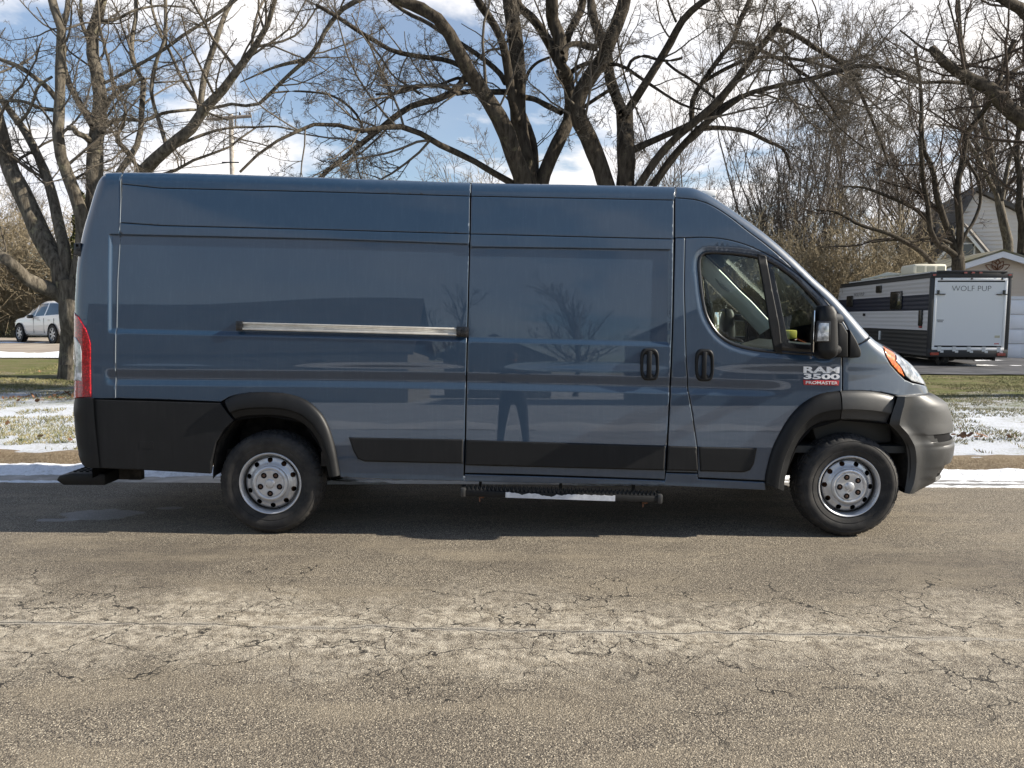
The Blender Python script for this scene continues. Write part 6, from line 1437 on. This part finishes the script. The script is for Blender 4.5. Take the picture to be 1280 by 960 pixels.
# --- white car on the left
def white_car():
    rw = at(66, 424, 31.5); fw = at(23.5, 422, 33.3); z0 = float(gz(-20, 32))+.03; d = np.array([fw[0]-rw[0], fw[1]-rw[1]]); wbL = np.linalg.norm(d); ang = math.atan2(d[1], d[0])
    t = thing('parked_car', 'white crossover car parked on the side street, partly behind the left tree', 'car', (rw[0]-.98*(-d[1])/wbL, rw[1]-.98*d[0]/wbL, z0), ang)
    WB = 3.02; y0 = .0; Wd_ = 1.92                        # local: x forward, near side is +y? near side faces the camera
    # stations: x, z_bottom, z_belt, z_roof, half width
    up = [(-.98, .55, .95, .97, .74), (-.95, .38, 1.02, 1.10, .84), (-.82, .32, 1.10, 1.45, .90), (-.45, .30, 1.12, 1.66, .94), (0.1, .28, 1.10, 1.745, .96), (.9, .28, 1.07, 1.76, .96), (1.5, .28, 1.04, 1.72, .96), (2.0, .28, 1.02, 1.55, .96), (2.5, .28, 1.01, 1.24, .955), (2.8, .30, 1.00, 1.08, .95), (3.3, .30, .96, 1.02, .93), (3.7, .32, .88, .94, .87), (3.93, .36, .74, .80, .74), (3.98, .45, .60, .66, .60)]
    q = [(a, b, c+(.07 if -.9 < a < 2.6 else .02), e+.02, w) for (a, b, c, e, w) in up]; A = resample(catmull(np.array(q), n=3), 60); V = []; Fc = []; mi = []; prof_n = 19
    for (x, zb, zl, zr, w) in A:
        ring_ = []
        hr = max(.02, zr-zl)
        side = [(w*.90, zb), (w*.975, zb+.12), (w, zb+.30), (w*1.0, (zb+zl)/2+.05), (w*.985, zl-.06), (w*.965, zl), (w*.93-.10*min(1, hr/.6), zl+hr*.45), (w*.86-.12*min(1, hr/.6), zl+hr*.80), (w*.70-.12*min(1, hr/.6), zl+hr*.96)]
        ring_ = [(-a, b) for a, b in side]+[(0, zr)]+[(a, b) for a, b in side[::-1]]
        V += [(x, a, b) for a, b in ring_]
    q = prof_n
    for i in range(len(A)-1):
        xm = (A[i][0]+A[i+1][0])/2; hr = A[i][3]-A[i][2]
        for k in range(q-1):
            j = k if k < 9 else q-2-k; gl = 0
            if j in (5, 6) and -.62 < xm < 2.15 and hr > .25 and not (.72 < xm < .80 or 1.62 < xm < 1.67 or -.05 < xm < .03): gl = 1
            if 1.75 < xm < 2.62 and j >= 6 and hr > .14: gl = 1
            if xm < -.72 and j >= 6 and hr > .1 and xm > -.93: gl = 1
            Fc.append((i*q+k, i*q+k+1, (i+1)*q+k+1, (i+1)*q+k)); mi.append(gl)
    for e in (0, len(A)-1): Fc.append([e*q+k for k in range(q)]); mi.append(0)
    o = mk('car_body', V, Fc, None, t, mats=[M['white_car'], M['dglass']], midx=mi, auto=40, local=True)
    bm = bmesh.new(); bm.from_mesh(o.data); bmesh.ops.recalc_face_normals(bm, faces=bm.faces); bm.to_mesh(o.data); bm.free()
    for x in (0, WB):
        for s in (-1, 1):
            MB().lathe([(0, -.0), (.43, 0), (.43, .02)], (x, s*.975, .40), 32).build('wheel_arch', M['black'], t, local=True)
            w = MB().lathe([(0, .10), (.24, .10), (.25, .02*1), (.27, .0), (.36, -.0), (.385, .03), (.385, .20), (.36, .23), (0, .23)], (x, s*(.99) - (.0 if s > 0 else 0), .385), 32)
            V_ = np.array(w.v); V_[:, 1] = s*.995-s*(V_[:, 1]-s*.99)*1.0; w.v = [tuple(p) for p in V_]
            wh = w.build('wheel', M['tyre'], t, local=True)
            sp_ = MB(); sp_.lathe([(.235, 0), (.26, -.004), (.262, .02)], (x, s*.985, .385), 32)
            for k in range(7):
                a = 2*pi*k/7; sp_.prism([(x+.03*cos(a+1.57), s*.985, .385+.03*sin(a+1.57)), (x+.03*cos(a-1.57), s*.985, .385+.03*sin(a-1.57)), (x+.245*cos(a-.13), s*.985, .385+.245*sin(a-.13)), (x+.245*cos(a+.13), s*.985, .385+.245*sin(a+.13))], (0, -s*.03, 0))
            sp_.build('rim', M['rim'], wh, local=True)
    for s in (-1, 1):
        MB().box((1.80, s*1.05, 1.10), (.22, .20, .15)).build('side_mirror', M['gloss_black'], t, bevel=.04, local=True)
        for x in (.35, 1.25): MB().box((x, s*.965, .96), (.17, .03, .035)).build('door_handle', M['alu'], t, local=True, bevel=.008)
        MB().box((-.86, s*.80, 1.02), (.22, .24, .17)).build('tail_light', M['red_lens'], t, local=True, bevel=.03)
        MB().box((3.62, s*.74, .80), (.38, .20, .13)).build('headlight', M['clear_lens'], t, local=True, bevel=.03)
        for x in (-.1, .78, 1.72): MB().box((x, s*.955, .72), (.006, .02, .62)).build('door_gap', M['bumper'], t, local=True)
        MB().box((1.4, s*.90, .31), (2.2, .12, .07)).build('sill', M['gloss_black'], t, local=True, bevel=.01)
white_car()
# --- across the street, seen only as reflections in the paint
def street_house(label, x, y, w, d, he, hr, col, seed, gable='front'):
    z0 = .10; t = thing('house', label, 'house', (x, y, z0)); m = mat('siding_%d' % seed, col, .7)
    b = MB().box((x, y, z0+he/2), (w, d, he))
    if gable == 'front': b.prism([(x-w/2, y+d/2, z0+he), (x+w/2, y+d/2, z0+he), (x, y+d/2, z0+hr)], (0, -d, 0))
    b.build('wall', m, t)
    r = MB()
    if gable == 'front':
        for s in (-1, 1):
            k = (hr-he)/(w/2); P = [(x, y+d/2+.3, z0+hr+.02), (x+s*(w/2+.4), y+d/2+.3, z0+he+.02-.4*k), (x+s*(w/2+.4), y+d/2+.3, z0+he+.2-.4*k), (x, y+d/2+.3, z0+hr+.2)]; r.prism(P, (0, -d-.6, 0))
    else:
        for s in (-1, 1):
            k = (hr-he)/(d/2); P = [(x-w/2-.3, y, z0+hr+.02), (x-w/2-.3, y+s*(d/2+.4), z0+he+.02-.4*k), (x-w/2-.3, y+s*(d/2+.4), z0+he+.2-.4*k), (x-w/2-.3, y, z0+hr+.2)]; r.prism(P, (w+.6, 0, 0))
    r.build('roof', M['shingle'], t)
    for k in range(-1, 2):
        wf = MB().box((x+k*w*.3, y+d/2+.03, z0+1.7), (1.1, .1, 1.3)).build('window', M['white'], t); MB().box((x+k*w*.3, y+d/2+.09, z0+1.7), (.92, .04, 1.12)).build('pane', M['dglass'], wf)
street_house('low wide house with a long roof, mirrored in the rear half of the van', -14.5, -27, 20, 9, 3.2, 7.4, (.30, .29, .27), 1, 'side')
street_house('narrow house with a gable across the street, mirrored in the sliding door by the handle', 11.5, -26, 11, 9, 5.0, 8.6, (.26, .25, .24), 2, 'front')
street_house('small grey shed like house across the street, mirrored in the left of the sliding door', -.8, -36, 6, 7, 3.6, 5.6, (.24, .23, .22), 3, 'front')
for (x, y, h, sd__, lb) in ((-3.5, -33, 10, 81, 'bare tree across the street between the mirrored houses'), (4.0, -38, 12, 82, 'bare tree across the street, mirrored in the middle of the sliding door'), (22, -30, 11, 83, 'bare tree across the street, mirrored in the front door')):
    auto_tree('bare_tree', lb, x, y, h, 4, 1, sd__, M['bark_dark'], M['twig_far'], r0=.2, per=(6, 5, 3), group='bare trees across the street')
snow_strip('snow_bank', (-30, -5.0), (30, -5.0), .5, 13, z0=.02, h=.10, n=200)

# --- the person taking the picture, mirrored in the sliding door
def photographer():
    x0, y0 = .02, -.42
    J = [('pelvis', 0, 0, .93, .145), ('waist', 0, 0, 1.06, .135), ('chest', 0, .02, 1.28, .155), ('neck0', 0, .0, 1.44, .075), ('neck', 0, .02, 1.50, .060), ('head', 0, .04, 1.60, .090), ('crown', 0, .03, 1.69, .075)]
    V = [(a, b, c) for _, a, b, c, _ in J]; R = [r for *_, r in J]; E = [(i, i+1) for i in range(6)]
    def chain(start, pts):
        k = start
        for (a, b, c, r) in pts: V.append((a, b, c)); R.append(r); E.append((k, len(V)-1)); k = len(V)-1
        return k
    for s in (-1, 1):
        chain(0, [(s*.11, 0, .86, .10), (s*.16, .01, .50, .068), (s*.20, -.01, .10, .045), (s*.21, .03, .06, .045), (s*.22, .14, .04, .036)])
        w = chain(2, [(s*.19, .0, 1.40, .070), (s*.33, .04, 1.16, .050), (s*.20, .24, 1.33, .036), (s*.12, .33, 1.42, .028)])
        for f, (dx_, dz_, L) in enumerate(((.0, .045, .07), (-.01, .03, .08), (-.015, .01, .08), (-.015, -.012, .07))):
            chain(w, [(s*(.10+dx_), .36, 1.43+dz_, .011), (s*(.065+dx_), .385, 1.44+dz_, .009), (s*(.035+dx_), .375, 1.44+dz_, .008)])
        chain(w, [(s*.10, .325, 1.455, .012), (s*.075, .315, 1.475, .010)])
    me = bpy.data.meshes.new('person'); me.from_pydata([(x0+a, y0+b, c) for a, b, c in V], E, []); o = bpy.data.objects.new('person', me); COL.objects.link(o)
    m = o.modifiers.new('skin', 'SKIN'); m.use_smooth_shade = True
    for i, r in enumerate(R): me.skin_vertices[0].data[i].radius = (r, r*(.78 if 0 < i < 3 else 1))
    me.skin_vertices[0].data[0].use_root = True
    ss = o.modifiers.new('sub', 'SUBSURF'); ss.levels = 2; ss.render_levels = 2
    dg = bpy.context.evaluated_depsgraph_get(); me2 = bpy.data.meshes.new_from_object(o.evaluated_get(dg)); bpy.data.objects.remove(o)
    o = bpy.data.objects.new('person', me2); COL.objects.link(o)
    ms = [mat('dark_jacket', (.02, .022, .028), .8), mat('jeans', (.03, .04, .07), .85), mat('skin_tone', (.45, .28, .2), .5), mat('shoes', (.03, .03, .03), .6)]
    me2.materials.clear(); [me2.materials.append(q) for q in ms]
    for p in me2.polygons:
        c = p.center; z = c[2]; p.material_index = 3 if z < .085 else 1 if z < .92 else (2 if (z > 1.49 or (c[1]-y0) > .31) else 0)
    tag(o, 'person in dark clothes holding up a phone, mirrored in the sliding door', 'person')
    n = 200; r = np.random.default_rng(3); h = MB().lathe([(.0, .115), (.05, .105), (.085, .06), (.098, .0), (.095, -.05), (.085, -.07)], (x0, y0+.015, 1.64), 24, 'z').build('hair', mat('hair', (.03, .02, .015), .7), o)
    b = MB().box((x0, y0+.375, 1.45), (.145, .009, .072)).build('phone', M['gloss_black'], None, bevel=.004); tag(b, 'black phone held sideways by the person mirrored in the door', 'phone')
    for s in (-1, 1): MB().lathe([(0, -.011), (.011, 0), (0, .011)], (x0+s*.032, y0+.115, 1.61), 10).build('eye', M['gloss_black'], o)
    MB().prism([(x0-.012, y0+.12, 1.575), (x0+.012, y0+.12, 1.575), (x0, y0+.12, 1.605)], (0, .022, 0)).build('nose', ms[2], o, bevel=.004)
photographer()
